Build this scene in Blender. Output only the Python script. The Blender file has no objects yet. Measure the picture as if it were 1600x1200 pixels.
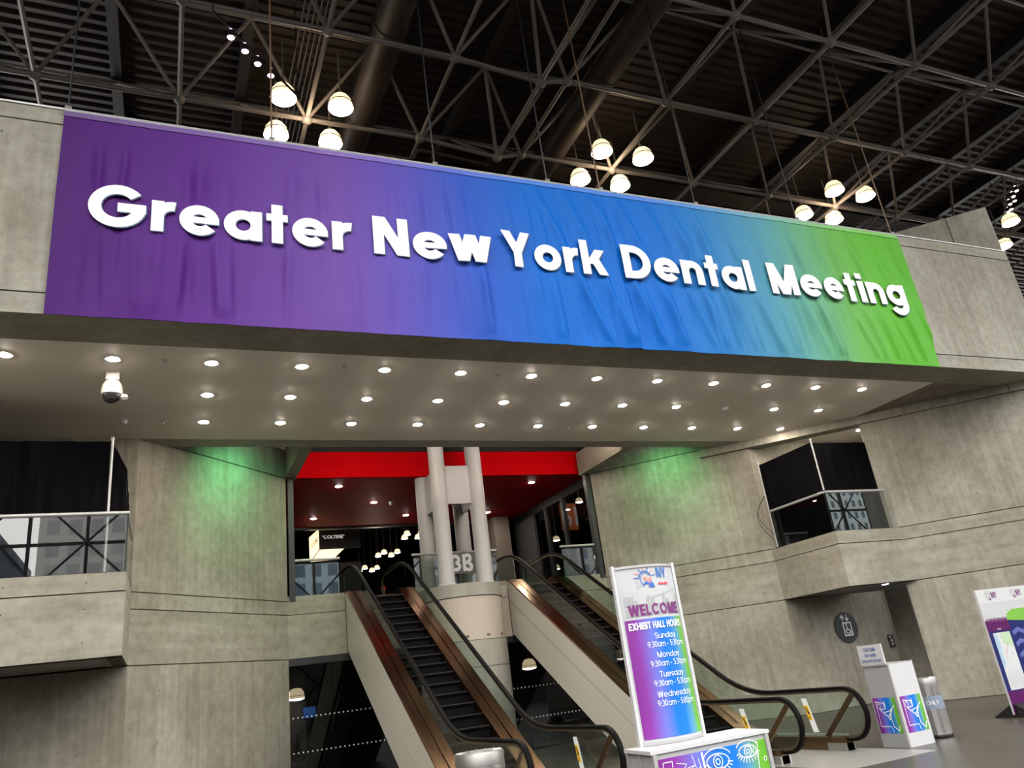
import bpy, bmesh, math, random
from mathutils import Vector, Matrix
random.seed(7)
SC = bpy.context.scene
COL = SC.collection
# ------------------------------------------------------------------ camera
EYE = 1.65
cam_d = bpy.data.cameras.new('camera'); cam = bpy.data.objects.new('camera', cam_d); COL.objects.link(cam)
PI_, RO, YA = 0.3646, -0.1307, 0.4397
fw = Vector((math.sin(YA)*math.cos(PI_), math.cos(YA)*math.cos(PI_), math.sin(PI_)))
r0 = Vector((math.cos(YA), -math.sin(YA), 0)); u0 = r0.cross(fw)
rt = r0*math.cos(RO)+u0*math.sin(RO); up = -r0*math.sin(RO)+u0*math.cos(RO)
cam.matrix_world = Matrix(((rt.x, up.x, -fw.x, 0), (rt.y, up.y, -fw.y, 0), (rt.z, up.z, -fw.z, EYE), (0, 0, 0, 1)))
cam_d.sensor_width = 36; cam_d.lens = 1214.05/1600*36; cam_d.clip_start = .05; cam_d.clip_end = 500
SC.camera = cam
# ------------------------------------------------------------------ world, exposure
SC.view_settings.view_transform = 'Standard'; SC.view_settings.look = 'None'
SC.view_settings.gamma = 1; SC.view_settings.use_curve_mapping = False
SC.view_settings.exposure = 0.45
SC.cycles.use_denoising = True
SC.cycles.max_bounces = 7; SC.cycles.diffuse_bounces = 4; SC.cycles.glossy_bounces = 4
SC.cycles.transparent_max_bounces = 16; SC.cycles.caustics_reflective = False; SC.cycles.caustics_refractive = False
SC.cycles.sample_clamp_indirect = 6
w = bpy.data.worlds.new('overcast_sky'); SC.world = w; w.use_nodes = True
bg = w.node_tree.nodes['Background']; bg.inputs[0].default_value = (1.0, .985, .95, 1); bg.inputs[1].default_value = 5.6
# daylight portal in the glass wall behind the photographer
pd = bpy.data.lights.new('daylight_portal', 'AREA'); pd.shape = 'RECTANGLE'; pd.size = 104; pd.size_y = 18; pd.cycles.is_portal = True
po = bpy.data.objects.new('daylight_portal', pd); COL.objects.link(po)
po.location = (20, -23.6, 9.2); po.rotation_euler = (math.radians(90), 0, 0)

pd2 = bpy.data.lights.new('roof_portal', 'AREA'); pd2.shape = 'RECTANGLE'; pd2.size = 104; pd2.size_y = 27; pd2.cycles.is_portal = True
po2 = bpy.data.objects.new('roof_portal', pd2); COL.objects.link(po2); po2.location = (20, -10.4, 17.7)

def lamp(name, kind, loc, energy, color, aim=None, **k):
    d = bpy.data.lights.new(name, kind); d.energy = energy; d.color = color
    for a, v in k.items(): setattr(d, a, v)
    o = bpy.data.objects.new(name, d); COL.objects.link(o); o.location = loc
    if aim: o.rotation_euler = (Vector(aim)-Vector(loc)).to_track_quat('-Z', 'Y').to_euler()
    return o
# ------------------------------------------------------------------ materials
MATS = {}
def pm(name, col, rough=.6, metal=0, spec=.5, emit=None, es=0, alpha=None):
    if name in MATS: return MATS[name]
    m = bpy.data.materials.new(name); m.use_nodes = True; b = m.node_tree.nodes['Principled BSDF']
    b.inputs['Base Color'].default_value = (*col, 1); b.inputs['Roughness'].default_value = rough
    b.inputs['Metallic'].default_value = metal; b.inputs['Specular IOR Level'].default_value = spec
    if emit: b.inputs['Emission Color'].default_value = (*emit, 1); b.inputs['Emission Strength'].default_value = es
    MATS[name] = m; return m
def noisy(name, c1, c2, scale=(1, 1, 1), nscale=2.0, rough=.7, metal=0, bump=0, spec=.4, c3=None, detail=8):
    m = pm(name, c1, rough, metal, spec); nt = m.node_tree; b = nt.nodes['Principled BSDF']
    g = nt.nodes.new('ShaderNodeNewGeometry'); mp = nt.nodes.new('ShaderNodeMapping'); mp.inputs['Scale'].default_value = scale
    n = nt.nodes.new('ShaderNodeTexNoise'); n.inputs['Scale'].default_value = nscale; n.inputs['Detail'].default_value = detail
    cr = nt.nodes.new('ShaderNodeValToRGB'); e = cr.color_ramp.elements
    e[0].position = .3; e[0].color = (*c1, 1); e[1].position = .72; e[1].color = (*c2, 1)
    L = nt.links.new
    L(g.outputs['Position'], mp.inputs['Vector']); L(mp.outputs['Vector'], n.inputs['Vector']); L(n.outputs['Fac'], cr.inputs['Fac'])
    out = cr.outputs['Color']
    if c3:
        n2 = nt.nodes.new('ShaderNodeTexNoise'); n2.inputs['Scale'].default_value = .55; n2.inputs['Detail'].default_value = 6
        L(g.outputs['Position'], n2.inputs['Vector'])
        r2 = nt.nodes.new('ShaderNodeValToRGB'); r2.color_ramp.elements[0].position = .38; r2.color_ramp.elements[1].position = .66
        r2.color_ramp.elements[0].color = (*c3, 1); r2.color_ramp.elements[1].color = (1, 1, 1, 1); L(n2.outputs['Fac'], r2.inputs['Fac'])
        mx = nt.nodes.new('ShaderNodeMix'); mx.data_type = 'RGBA'; mx.blend_type = 'MULTIPLY'; mx.inputs[0].default_value = 1
        L(out, mx.inputs[6]); L(r2.outputs['Color'], mx.inputs[7]); out = mx.outputs[2]
        n3 = nt.nodes.new('ShaderNodeTexNoise'); n3.inputs['Scale'].default_value = 5.5; n3.inputs['Detail'].default_value = 9; n3.inputs['Roughness'].default_value = .65
        L(g.outputs['Position'], n3.inputs['Vector'])
        r3 = nt.nodes.new('ShaderNodeValToRGB'); r3.color_ramp.elements[0].position = .36; r3.color_ramp.elements[1].position = .6
        r3.color_ramp.elements[0].color = (.80, .79, .77, 1); r3.color_ramp.elements[1].color = (1.0, 1.0, 1.0, 1); L(n3.outputs['Fac'], r3.inputs['Fac'])
        m3 = nt.nodes.new('ShaderNodeMix'); m3.data_type = 'RGBA'; m3.blend_type = 'MULTIPLY'; m3.inputs[0].default_value = 1
        L(out, m3.inputs[6]); L(r3.outputs['Color'], m3.inputs[7]); out = m3.outputs[2]
    L(out, b.inputs['Base Color'])
    if bump:
        bp = nt.nodes.new('ShaderNodeBump'); bp.inputs['Strength'].default_value = bump; bp.inputs['Distance'].default_value = .02
        L(n.outputs['Fac'], bp.inputs['Height']); L(bp.outputs['Normal'], b.inputs['Normal'])
    return m
def glassmat(name, tint=(1, 1, 1), ior=1.75, dark=0.0):
    m = bpy.data.materials.new(name); m.use_nodes = True; nt = m.node_tree
    nt.nodes.remove(nt.nodes['Principled BSDF']); out = nt.nodes['Material Output']
    t = nt.nodes.new('ShaderNodeBsdfTransparent'); t.inputs[0].default_value = (*tint, 1)
    gl = nt.nodes.new('ShaderNodeBsdfGlossy'); gl.inputs['Roughness'].default_value = 0.0
    f = nt.nodes.new('ShaderNodeFresnel'); f.inputs['IOR'].default_value = ior
    mx = nt.nodes.new('ShaderNodeMixShader')
    gg = nt.nodes.new('ShaderNodeNewGeometry'); inv = nt.nodes.new('ShaderNodeMath'); inv.operation = 'SUBTRACT'; inv.inputs[0].default_value = 1
    ml = nt.nodes.new('ShaderNodeMath'); ml.operation = 'MULTIPLY'; nt.links.new(gg.outputs['Backfacing'], inv.inputs[1]); nt.links.new(inv.outputs[0], ml.inputs[0]); nt.links.new(f.outputs[0], ml.inputs[1])
    nt.links.new(ml.outputs[0], mx.inputs[0]); nt.links.new(t.outputs[0], mx.inputs[1]); nt.links.new(gl.outputs[0], mx.inputs[2])
    nt.links.new(mx.outputs[0], out.inputs['Surface']); MATS[name] = m; return m
CON = noisy('board_marked_concrete', (.285, .27, .225), (.375, .358, .302), (5.5, 5.5, .22), 1.7, .75, bump=.25, c3=(.70, .68, .64))
CONH = noisy('concrete_band', (.258, .245, .203), (.352, .336, .285), (.35, .35, 3.2), 1.7, .75, bump=.2, c3=(.82, .80, .76))
CONS = noisy('concrete_soffit', (.19, .168, .138), (.30, .27, .225), (1, 1, 1), 1.4, .8, c3=(.7, .68, .64))
JOINT = pm('dark_joint', (.05, .045, .035), .9)
HOLE = pm('tie_hole', (.06, .055, .045), .9)
SOFF = noisy('painted_soffit', (.80, .75, .68), (.83, .78, .71), (1, 1, 1), .5, .6)
FLOORM = noisy('polished_floor', (.050, .0435, .037), (.070, .0615, .053), (1, 1, 1), .8, .34, c3=(.8, .8, .8))
DECK = noisy('brown_roof_deck', (.022, .0165, .0145), (.033, .0255, .0225), (1, 1, 1), 1.5, .65)
BEAM = pm('dark_purlin', (.014, .011, .010), .6)
STEEL = noisy('grey_painted_tube', (.15, .137, .128), (.23, .212, .20), (1, 1, 1), 1.2, .45)
DUCT = noisy('brown_duct', (.042, .032, .027), (.065, .05, .042), (1, 1, 1), 1, .5)
BLACK = pm('black_rubber', (.004, .0037, .0037), .5, 0, .05)
BLKM = pm('black_metal', (.018, .018, .019), .4, .3)
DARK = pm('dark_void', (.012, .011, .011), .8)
DRAPE = noisy('black_drape', (.0025, .0025, .003), (.006, .0055, .0065), (6, 6, .3), 2, .95, spec=.03)
COPPER = noisy('bronze_cladding', (.33, .165, .10), (.46, .265, .165), (4, .3, .3), 3, .19, 1)
BRONZE = pm('bronze_dark', (.20, .13, .08), .3, 1)
CHROME = pm('brushed_steel', (.50, .49, .47), .36, 1)
ALU = pm('satin_aluminium', (.45, .45, .445), .4, .5)
WHITEP = noisy('cream_panel', (.47, .45, .39), (.50, .48, .42), (1, 1, 1), .8, .4)
WHITE = pm('white_laminate', (.50, .50, .515), .4)
GREYP = pm('grey_panel', (.36, .36, .37), .45)
COLG = noisy('grey_column_paint', (.40, .40, .395), (.44, .44, .435), (1, 1, 1), .7, .42)
PIER = noisy('smooth_concrete', (.27, .262, .228), (.34, .328, .288), (2, 2, .5), 1.6, .7)
CREAM = pm('cream_render', (.42, .37, .315), .55)
STEP = pm('charcoal_step', (.0035, .003, .0035), .7, 0, .05)
STEPE = pm('step_edge', (.022, .020, .021), .5, 0, .2)
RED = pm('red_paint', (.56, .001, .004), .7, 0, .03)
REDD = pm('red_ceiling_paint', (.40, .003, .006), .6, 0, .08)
GLASS = glassmat('guard_glass', (.82, .86, .84), 1.95)
GLASSE = glassmat('green_glass', (.84, .90, .86), 1.75)
GLASSD = glassmat('dark_glazing', (.55, .56, .56), 1.5)
LENS = pm('downlight_lens', (1, 1, 1), .4, emit=(1, .90, .78), es=330)
LENSP = pm('pink_lens', (1, 1, 1), .4, emit=(1, .62, .95), es=30)
BOWL = pm('glowing_bowl', (1, .9, .75), .3, emit=(1, .78, .48), es=.95)
BOWLD = pm('glowing_disc', (1, 1, 1), .3, emit=(1, .93, .80), es=16)
PURP = pm('violet_lamp', (1, .8, 1), .3, emit=(.95, .55, 1), es=16)
YEL = pm('yellow_label', (.80, .48, .02), .5)
ORANGE = pm('orange_cloth', (.75, .16, .03), .6)
PURPLE = pm('purple_print', (.075, .003, .075), .5, 0, .2)
NAVY = pm('navy_print', (.008, .012, .10), .5, 0, .2)
INKP = pm('plum_ink', (.16, .02, .15), .5)
INKB = pm('blue_ink', (.03, .13, .45), .5)
INKR = pm('red_ink', (.62, .03, .05), .5)
INKW = pm('white_ink', (.78, .80, .81), .5)
CARD = pm('card_white', (.50, .51, .52), .5)
INKK = pm('black_ink', (.02, .02, .02), .5)
LIGHTG = pm('pale_grey_print', (.44, .45, .46), .5)
MIDG = pm('mid_grey_print', (.42, .43, .45), .5)

def ramp_mat(name, stops, axis='X', lo=0, hi=1, rough=.5, jit=0):
    m = pm(name, (1, 1, 1), rough, 0, .4); nt = m.node_tree; b = nt.nodes['Principled BSDF']
    tc = nt.nodes.new('ShaderNodeTexCoord'); sp = nt.nodes.new('ShaderNodeSeparateXYZ'); mr = nt.nodes.new('ShaderNodeMapRange')
    mr.inputs[1].default_value = lo; mr.inputs[2].default_value = hi
    cr = nt.nodes.new('ShaderNodeValToRGB'); cr.color_ramp.interpolation = 'LINEAR'
    while len(cr.color_ramp.elements) < len(stops): cr.color_ramp.elements.new(.5)
    for e, (p, c) in zip(cr.color_ramp.elements, stops): e.position = (p-lo)/(hi-lo); e.color = (*c, 1)
    nt.links.new(tc.outputs['Object'], sp.inputs[0])
    nt.links.new(sp.outputs[axis], mr.inputs[0]); nt.links.new(mr.outputs[0], cr.inputs[0]); nt.links.new(cr.outputs[0], b.inputs['Base Color'])
    return m
def lin(r, g, b, k=1.0):
    f = lambda c: (c/255/12.92 if c/255 <= .04045 else ((c/255+.055)/1.055)**2.4)*k
    return (f(r), f(g), f(b))
# ------------------------------------------------------------------ mesh helpers
ROOT = {}
class MB:
    def __init__(s): s.v = []; s.f = []
    def add(s, vs, fs):
        o = len(s.v); s.v += [tuple(p) for p in vs]; s.f += [tuple(i+o for i in f) for f in fs]; return s
    def box(s, x0, x1, y0, y1, z0, z1):
        return s.add([(x0, y0, z0), (x1, y0, z0), (x1, y1, z0), (x0, y1, z0), (x0, y0, z1), (x1, y0, z1), (x1, y1, z1), (x0, y1, z1)],
                     [(0, 3, 2, 1), (4, 5, 6, 7), (0, 1, 5, 4), (1, 2, 6, 5), (2, 3, 7, 6), (3, 0, 4, 7)])
    def prism(s, pts, off):                       # closed polygon swept along off
        n = len(pts); off = Vector(off); a = [Vector(p) for p in pts]; b = [p+off for p in a]
        return s.add(a+b, [tuple(range(n-1, -1, -1)), tuple(range(n, 2*n))]+[(i, (i+1) % n, (i+1) % n+n, i+n) for i in range(n)])
    def tube(s, p, q, r, n=8, r2=None):
        p = Vector(p); q = Vector(q); d = (q-p).normalized(); a = d.orthogonal().normalized(); b = d.cross(a); r2 = r if r2 is None else r2
        vs = [p+(a*math.cos(t)+b*math.sin(t))*r for t in [i*2*math.pi/n for i in range(n)]]+[q+(a*math.cos(t)+b*math.sin(t))*r2 for t in [i*2*math.pi/n for i in range(n)]]
        return s.add(vs, [(i, (i+1) % n, (i+1) % n+n, i+n) for i in range(n)]+[tuple(range(n-1, -1, -1)), tuple(range(n, 2*n))])
    def sweep(s, path, prof, side):               # prof: (a along side, b along normal)
        path = [Vector(p) for p in path]; side = Vector(side); n = len(prof); vs = []
        for i, p in enumerate(path):
            t = (path[min(i+1, len(path)-1)]-path[max(i-1, 0)]).normalized(); nn = t.cross(side).normalized()
            vs += [p+side*a+nn*b for a, b in prof]
        fs = [(i*n+j, i*n+(j+1) % n, (i+1)*n+(j+1) % n, (i+1)*n+j) for i in range(len(path)-1) for j in range(n)]
        return s.add(vs, fs+[tuple(range(n-1, -1, -1)), tuple(range(len(vs)-n, len(vs)))])
    def lathe(s, prof, c=(0, 0, 0), n=24):         # prof (r,z)
        m = len(prof); vs = [(c[0]+r*math.cos(k*2*math.pi/n), c[1]+r*math.sin(k*2*math.pi/n), c[2]+z) for k in range(n) for r, z in prof]
        return s.add(vs, [(k*m+i, ((k+1) % n)*m+i, ((k+1) % n)*m+i+1, k*m+i+1) for k in range(n) for i in range(m-1)])
    def build(s, name, mat, parent=None, smooth=False, loc=None):
        base = Vector(ROOT[parent.name][0]) if parent is not None else Vector((0, 0, 0))
        me = bpy.data.meshes.new(name); vs = s.v
        org = Vector(loc) if loc else (base if parent is not None else Vector((0, 0, 0)))
        me.from_pydata([tuple(Vector(p)-org) for p in vs], [], s.f); me.materials.append(mat)
        bm = bmesh.new(); bm.from_mesh(me); bmesh.ops.recalc_face_normals(bm, faces=bm.faces); bm.to_mesh(me); bm.free()
        if smooth:
            me.polygons.foreach_set('use_smooth', [True]*len(me.polygons)); me.set_sharp_from_angle(angle=math.radians(40))
        o = bpy.data.objects.new(name, me); COL.objects.link(o)
        if parent is not None: o.parent = parent; o.location = org-base
        else: o.location = org
        ROOT[o.name] = (tuple(org),); return o
def tag(o, label=None, cat=None, group=None, kind=None):
    if label: o['label'] = label
    if cat: o['category'] = cat
    if group: o['group'] = group
    if kind: o['kind'] = kind
    return o
def thing(name, label, cat, loc=(0, 0, 0), group=None):
    o = bpy.data.objects.new(name, None); o.empty_display_size = .2; COL.objects.link(o); o.location = loc
    ROOT[o.name] = (tuple(loc),); return tag(o, label, cat, group)
def struct(o): o['kind'] = 'structure'; return o
def copy_of(o, name, parent, loc, M=None):
    c = o.copy(); c.name = name; COL.objects.link(c); c.parent = parent
    base = Vector(ROOT[parent.name][0]) if parent is not None else Vector((0, 0, 0))
    if M is not None: c.matrix_local = Matrix.Translation(Vector(loc)-base) @ M
    else: c.location = Vector(loc)-base
    ROOT[c.name] = (tuple(loc),); return c
ORD = ['first', 'second', 'third', 'fourth', 'fifth', 'sixth', 'seventh', 'eighth', 'ninth', 'tenth', 'eleventh', 'twelfth', 'thirteenth', 'fourteenth', 'fifteenth', 'sixteenth']
# ------------------------------------------------------------------ stroke lettering
def glyph(ch, t):
    P = []; xh = .73; r = (xh-t)/2; c = r+t/2; G_ = [0]
    def R(x0, y0, x1, y1): G_[0] += 1; P.append((G_[0], [(x0, y0), (x1, y0), (x1, y1), (x0, y1)]))
    def A(cx, cy, rx, a0, a1, ry=None, tt=None):
        ry = rx if ry is None else ry; tt = tt or t; n = max(4, int(abs(a1-a0)/12)); q = []; G_[0] += 1
        for i in range(n+1):
            a = math.radians(a0+(a1-a0)*i/n); q.append((math.cos(a), math.sin(a)))
        for (x, y), (x2, y2) in zip(q, q[1:]):
            P.append((G_[0], [(cx+(rx-tt/2)*x, cy+(ry-tt/2)*y), (cx+(rx+tt/2)*x, cy+(ry+tt/2)*y), (cx+(rx+tt/2)*x2, cy+(ry+tt/2)*y2), (cx+(rx-tt/2)*x2, cy+(ry-tt/2)*y2)]))
    def D(x0, y0, x1, y1, k=1.12):
        h = t*k/2; G_[0] += 1; P.append((G_[0], [(x0-h, y0), (x0+h, y0), (x1+h, y1), (x1-h, y1)]))
    W = .5
    if ch == ' ': W = .28
    elif ch == 'o': A(c, xh/2, r, 0, 360); W = 2*r+t
    elif ch == 'e': A(c, xh/2, r, 0, 322); R(t*.5, xh/2-t*.34, 2*r+t*.98, xh/2+t*.34); W = 2*r+t
    elif ch == 'a': A(c, xh/2, r, 0, 360); R(2*r, 0, 2*r+t, xh); W = 2*r+t
    elif ch == 'd': A(c, xh/2, r, 0, 360); R(2*r, 0, 2*r+t, 1); W = 2*r+t
    elif ch == 'p': A(c, xh/2, r, 0, 360); R(0, -.29, t, xh); W = 2*r+t
    elif ch == 'g': A(c, xh/2, r, 0, 360); R(2*r, .02, 2*r+t, xh); A(c, .02, r, 205, 360, ry=r*.95); W = 2*r+t
    elif ch == 't': R(.1, 0, .1+t, .97); R(0, xh-t*.82, .2+t, xh); W = .2+t
    elif ch == 'f': R(.1, 0, .1+t, .8); A(.1+t/2+.16, .8, .16, 80, 180, ry=.2-t/2); R(0, xh-t*.82, .22+t, xh); W = .26+t
    elif ch == 'r': R(0, 0, t, xh); A(t/2+.27, xh-t/2-.27, .27, 82, 180); W = t/2+.3
    elif ch in 'nh':
        q = r*.84; R(0, 0, t, xh if ch == 'n' else 1); A(t/2+q, xh-t/2-q, q, 0, 180); R(2*q, 0, 2*q+t, xh-t/2-q); W = 2*q+t
    elif ch == 'm':
        q = r*.74; R(0, 0, t, xh)
        for k in (0, 1): A(t/2+q+2*q*k, xh-t/2-q, q, 0, 180); R(2*q*(k+1), 0, 2*q*(k+1)+t, xh-t/2-q)
        W = 4*q+t
    elif ch == 'u': q = r*.84; R(0, t/2+q, t, xh); R(2*q, 0, 2*q+t, xh); A(t/2+q, t/2+q, q, 180, 360); W = 2*q+t
    elif ch == 'l': R(0, 0, t, 1); W = t
    elif ch == 'i': R(0, 0, t, xh); R(0, 1-t*.85, t, 1); W = t
    elif ch == 'k': R(0, 0, t, 1); D(t+.03, .30, t+.33, xh, 1.25); D(t+.36, 0, t+.14, .47, 1.2); W = t+.46
    elif ch == 'w': D(.26, 0, .09, xh); D(.26, 0, .45, xh); D(.64, 0, .45, xh); D(.64, 0, .81, xh); W = .90
    elif ch == 'y': D(.30, .08, .08, xh); D(.18, -.29, .54, xh); W = .62
    elif ch == 's':
        q = (xh-t)/4; A(.26, xh-t/2-q, q*1.15, 15, 270, ry=q); A(.26, t/2+q, q*1.15, -165, 90, ry=q); W = .26+q*1.15+t/2
    elif ch == 'G': r = (1-t)/2; c = r+t/2; A(c, .5, r, 38, 352); R(c, .5-t*.62, 2*r+t*.96, .5+t*.32); W = 2*r+t
    elif ch == 'C': r = (1-t)/2; c = r+t/2; A(c, .5, r*.9, 42, 318, ry=r); W = 2*r*.88+t
    elif ch == 'O': r = (1-t)/2; A(r+t/2, .5, r*.95, 0, 360, ry=r); W = 2*r+t
    elif ch == 'N': R(0, 0, t, 1); R(.74-t, 0, .74, 1); D(.74-t*.6, 0, t*.6, 1, 1.2); W = .74
    elif ch == 'M': R(0, 0, t, 1); R(.92-t, 0, .92, 1); D(.46, 0, t*.62, 1, 1.2); D(.46, 0, .92-t*.62, 1, 1.2); W = .92
    elif ch == 'D': r = (1-t)/2; R(0, 0, t, 1); R(t*.5, 0, .3, t); R(t*.5, 1-t, .3, 1); A(.3, .5, r*.95, -90, 90, ry=r); W = .3+r*.95+t/2
    elif ch == 'Y': D(.37, .42, .10, 1); D(.37, .42, .64, 1); R(.37-t/2, 0, .37+t/2, .48); W = .74
    elif ch == 'W': D(.28, 0, .09, 1); D(.28, 0, .5, 1); D(.72, 0, .5, 1); D(.72, 0, .91, 1); W = 1
    elif ch == 'E': R(0, 0, t, 1); [R(0, y, .52, y+t) for y in (0, .5-t/2, 1-t)]; W = .54
    elif ch == 'F': R(0, 0, t, 1); [R(0, y, .5, y+t) for y in (.46-t/2, 1-t)]; W = .52
    elif ch == 'L': R(0, 0, t, 1); R(0, 0, .5, t); W = .5
    elif ch == 'X': D(.08, 0, .58, 1, 1.25); D(.58, 0, .08, 1, 1.25); W = .66
    elif ch == 'H': R(0, 0, t, 1); R(.66-t, 0, .66, 1); R(0, .5-t/2, .66, .5+t/2); W = .66
    elif ch == 'I': R(0, 0, t, 1); W = t
    elif ch in 'BRP':
        R(0, 0, t, 1); q = .25+(.03 if ch != 'B' else 0); q = q-t/4
        R(0, 1-t, .3, 1); R(0, .5-t/2, .3, .5+t/2); A(.3, .75, q, -90, 90, ry=.25-t/4 if ch == 'B' else .25-t/4)
        if ch == 'B': R(0, 0, .32, t); A(.32, .25, q*1.1, -90, 90, ry=.25-t/4)
        if ch == 'R': D(.54, 0, .3, .5, 1.2)
        W = .3+q+t/2+(.03 if ch == 'R' else 0)
    elif ch == 'T': R(0, 1-t, .6, 1); R(.3-t/2, 0, .3+t/2, 1); W = .6
    elif ch == 'A': D(.08, 0, .35, 1, 1.2); D(.62, 0, .35, 1, 1.2); R(.18, .22, .52, .22+t*.8); W = .7
    elif ch == 'U': R(0, .3, t, 1); R(.62-t, .3, .62, 1); A(.31, .31, .31-t/2, 180, 360); W = .62
    elif ch in 'S': q = (1-t)/4; A(.31, 1-t/2-q, q*1.2, 12, 270, ry=q); A(.31, t/2+q, q*1.2, -168, 90, ry=q); W = .31+q*1.2+t/2
    elif ch == 'V': D(.32, 0, .09, 1, 1.15); D(.32, 0, .55, 1, 1.15); W = .64
    elif ch == '0': A(.29, .5, .29-t/2, 0, 360, ry=.5-t/2); W = .58
    elif ch == '3': q = (1-t)/4; A(.25, 1-t/2-q, q*1.1, -90, 150, ry=q); A(.25, t/2+q, q*1.2, -150, 90, ry=q); W = .25+q*1.2+t/2
    elif ch == '5': R(.06, 1-t, .5, 1); R(.06, .5, .06+t, 1); A(.25, .31, .25-t*.4, -150, 135, ry=.31-t/2); W = .52
    elif ch == '9': A(.29, .68, .29-t/2, 0, 360, ry=.32-t/2); D(.22, 0, .50, .52, 1.1); W = .58
    elif ch == ':': R(0, 0, t*1.1, t*1.1); R(0, .5, t*1.1, .5+t*1.1); W = t*1.1
    elif ch == '-': R(0, .32, .3, .32+t); W = .3
    elif ch == '"': R(0, .7, t*.6, 1); R(t, .7, t*1.6, 1); W = t*1.6
    return P, W
EPS = Vector((0, -1, 0))
def text2d(s, t=.2, gap=.09):
    x = 0; out = []
    for ch in s:
        P, W = glyph(ch, t); out += [(g, [(px+x, py) for px, py in q]) for g, q in P]; x += W+gap
    return out, x-gap
def text(s, h, t, fn, name, mat, parent, width=None, gap=.09, thick=0.0, align='l'):
    """fn maps (u,v) metres -> world point"""
    polys, W = text2d(s, t, gap); kx = (width/W) if width else h
    sh = {'l': 0, 'c': -W*kx/2, 'r': -W*kx}[align]
    mb = MB()
    for i, q in polys: mb.add([Vector(fn(x*kx+sh, y*h))+EPS*(.0006*i) for x, y in q], [tuple(range(len(q)))])
    o = mb.build(name, mat, parent); return o
def line_art(pts, wd, fn, mb):
    for (a, b), (c_, d_) in zip(pts, pts[1:]):
        dx, dy = c_-a, d_-b; l = math.hypot(dx, dy) or 1; nx, ny = -dy/l*wd/2, dx/l*wd/2; ex, ey = dx/l*wd*.3, dy/l*wd*.3
        q = [(a+nx-ex, b+ny-ey), (a-nx-ex, b-ny-ey), (c_-nx+ex, d_-ny+ey), (c_+nx+ex, d_+ny+ey)]
        mb.add([Vector(fn(x, y))+EPS*(.0001*(len(mb.f) % 40)) for x, y in q], [(0, 1, 2, 3)])
def arc(cx, cy, rx, ry, a0, a1, n=14): return [(cx+rx*math.cos(math.radians(a0+(a1-a0)*i/n)), cy+ry*math.sin(math.radians(a0+(a1-a0)*i/n))) for i in range(n+1)]

# ================================================================== SETTING
X0 = 7.166
XL, XR = X0-4.478, X0+4.478            # jambs
CL, CR = X0-7.803, X0+7.803            # angled wall ends / bay sides
EL, ER = X0-10.09, X0+10.09            # bay front outer corners
YJ, YC, YB, YF = 20.08, 16.78, 14.46, 11.264
ZB, Z2, ZT, ZS, ZF1, ZF2, ZF3 = 2.81, 3.83, 4.15, 7.21, 7.54, 10.47, 10.76
UP = 4.05
struct(MB().box(-32, 76, -26, 40, -.3, 0).build('floor', FLOORM))
struct(MB().box(XL-6, XR+20, YJ+.25, 76, UP-.5, UP).build('upper_floor', FLOORM))

def panels(wall, p0, p1, zs, nrm, mats, thick=.35, gap=.010, holes=(1.25, .8), edge=0):
    """cast panels stacked between the heights zs on the plan line p0-p1, face on that line, nrm = way to the viewer"""
    p0 = Vector((*p0, 0)); p1 = Vector((*p1, 0)); n = Vector((*nrm, 0)).normalized(); L = (p1-p0).length; d = (p1-p0)/L
    bk = -n*thick
    hb = MB()
    for i, (a, b) in enumerate(zip(zs, zs[1:])):
        q = [p0+d*edge+Vector((0, 0, a+gap)), p1-d*edge+Vector((0, 0, a+gap)), p1-d*edge+Vector((0, 0, b-gap)), p0+d*edge+Vector((0, 0, b-gap))]
        MB().prism(q, bk).build('panel', mats[i % len(mats)], wall)
        k = max(1, int(L/holes[0])); rows = max(1, int((b-a)/holes[1])) if b-a > .5 else 1
        for ix in range(k):
            for iz in range(rows):
                c = p0+d*(L*(ix+.5)/k)+Vector((0, 0, a+(b-a)*(iz+.5)/rows))+n*.003
                hb.add([c+d*.014*math.cos(t)+Vector((0, 0, .014*math.sin(t))) for t in [j*math.pi/3 for j in range(6)]], [(0, 1, 2, 3, 4, 5)])
    h = hb.build('tie_holes', HOLE, wall); h['kind'] = 'stuff'
def core(name, pts):                       # recessed dark core that shows in the joints
    return struct(pts.build(name, JOINT))
S45 = math.sqrt(.5)
def mx(x, s): return x if s > 0 else 2*X0-x           # mirror for the left side
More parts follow.
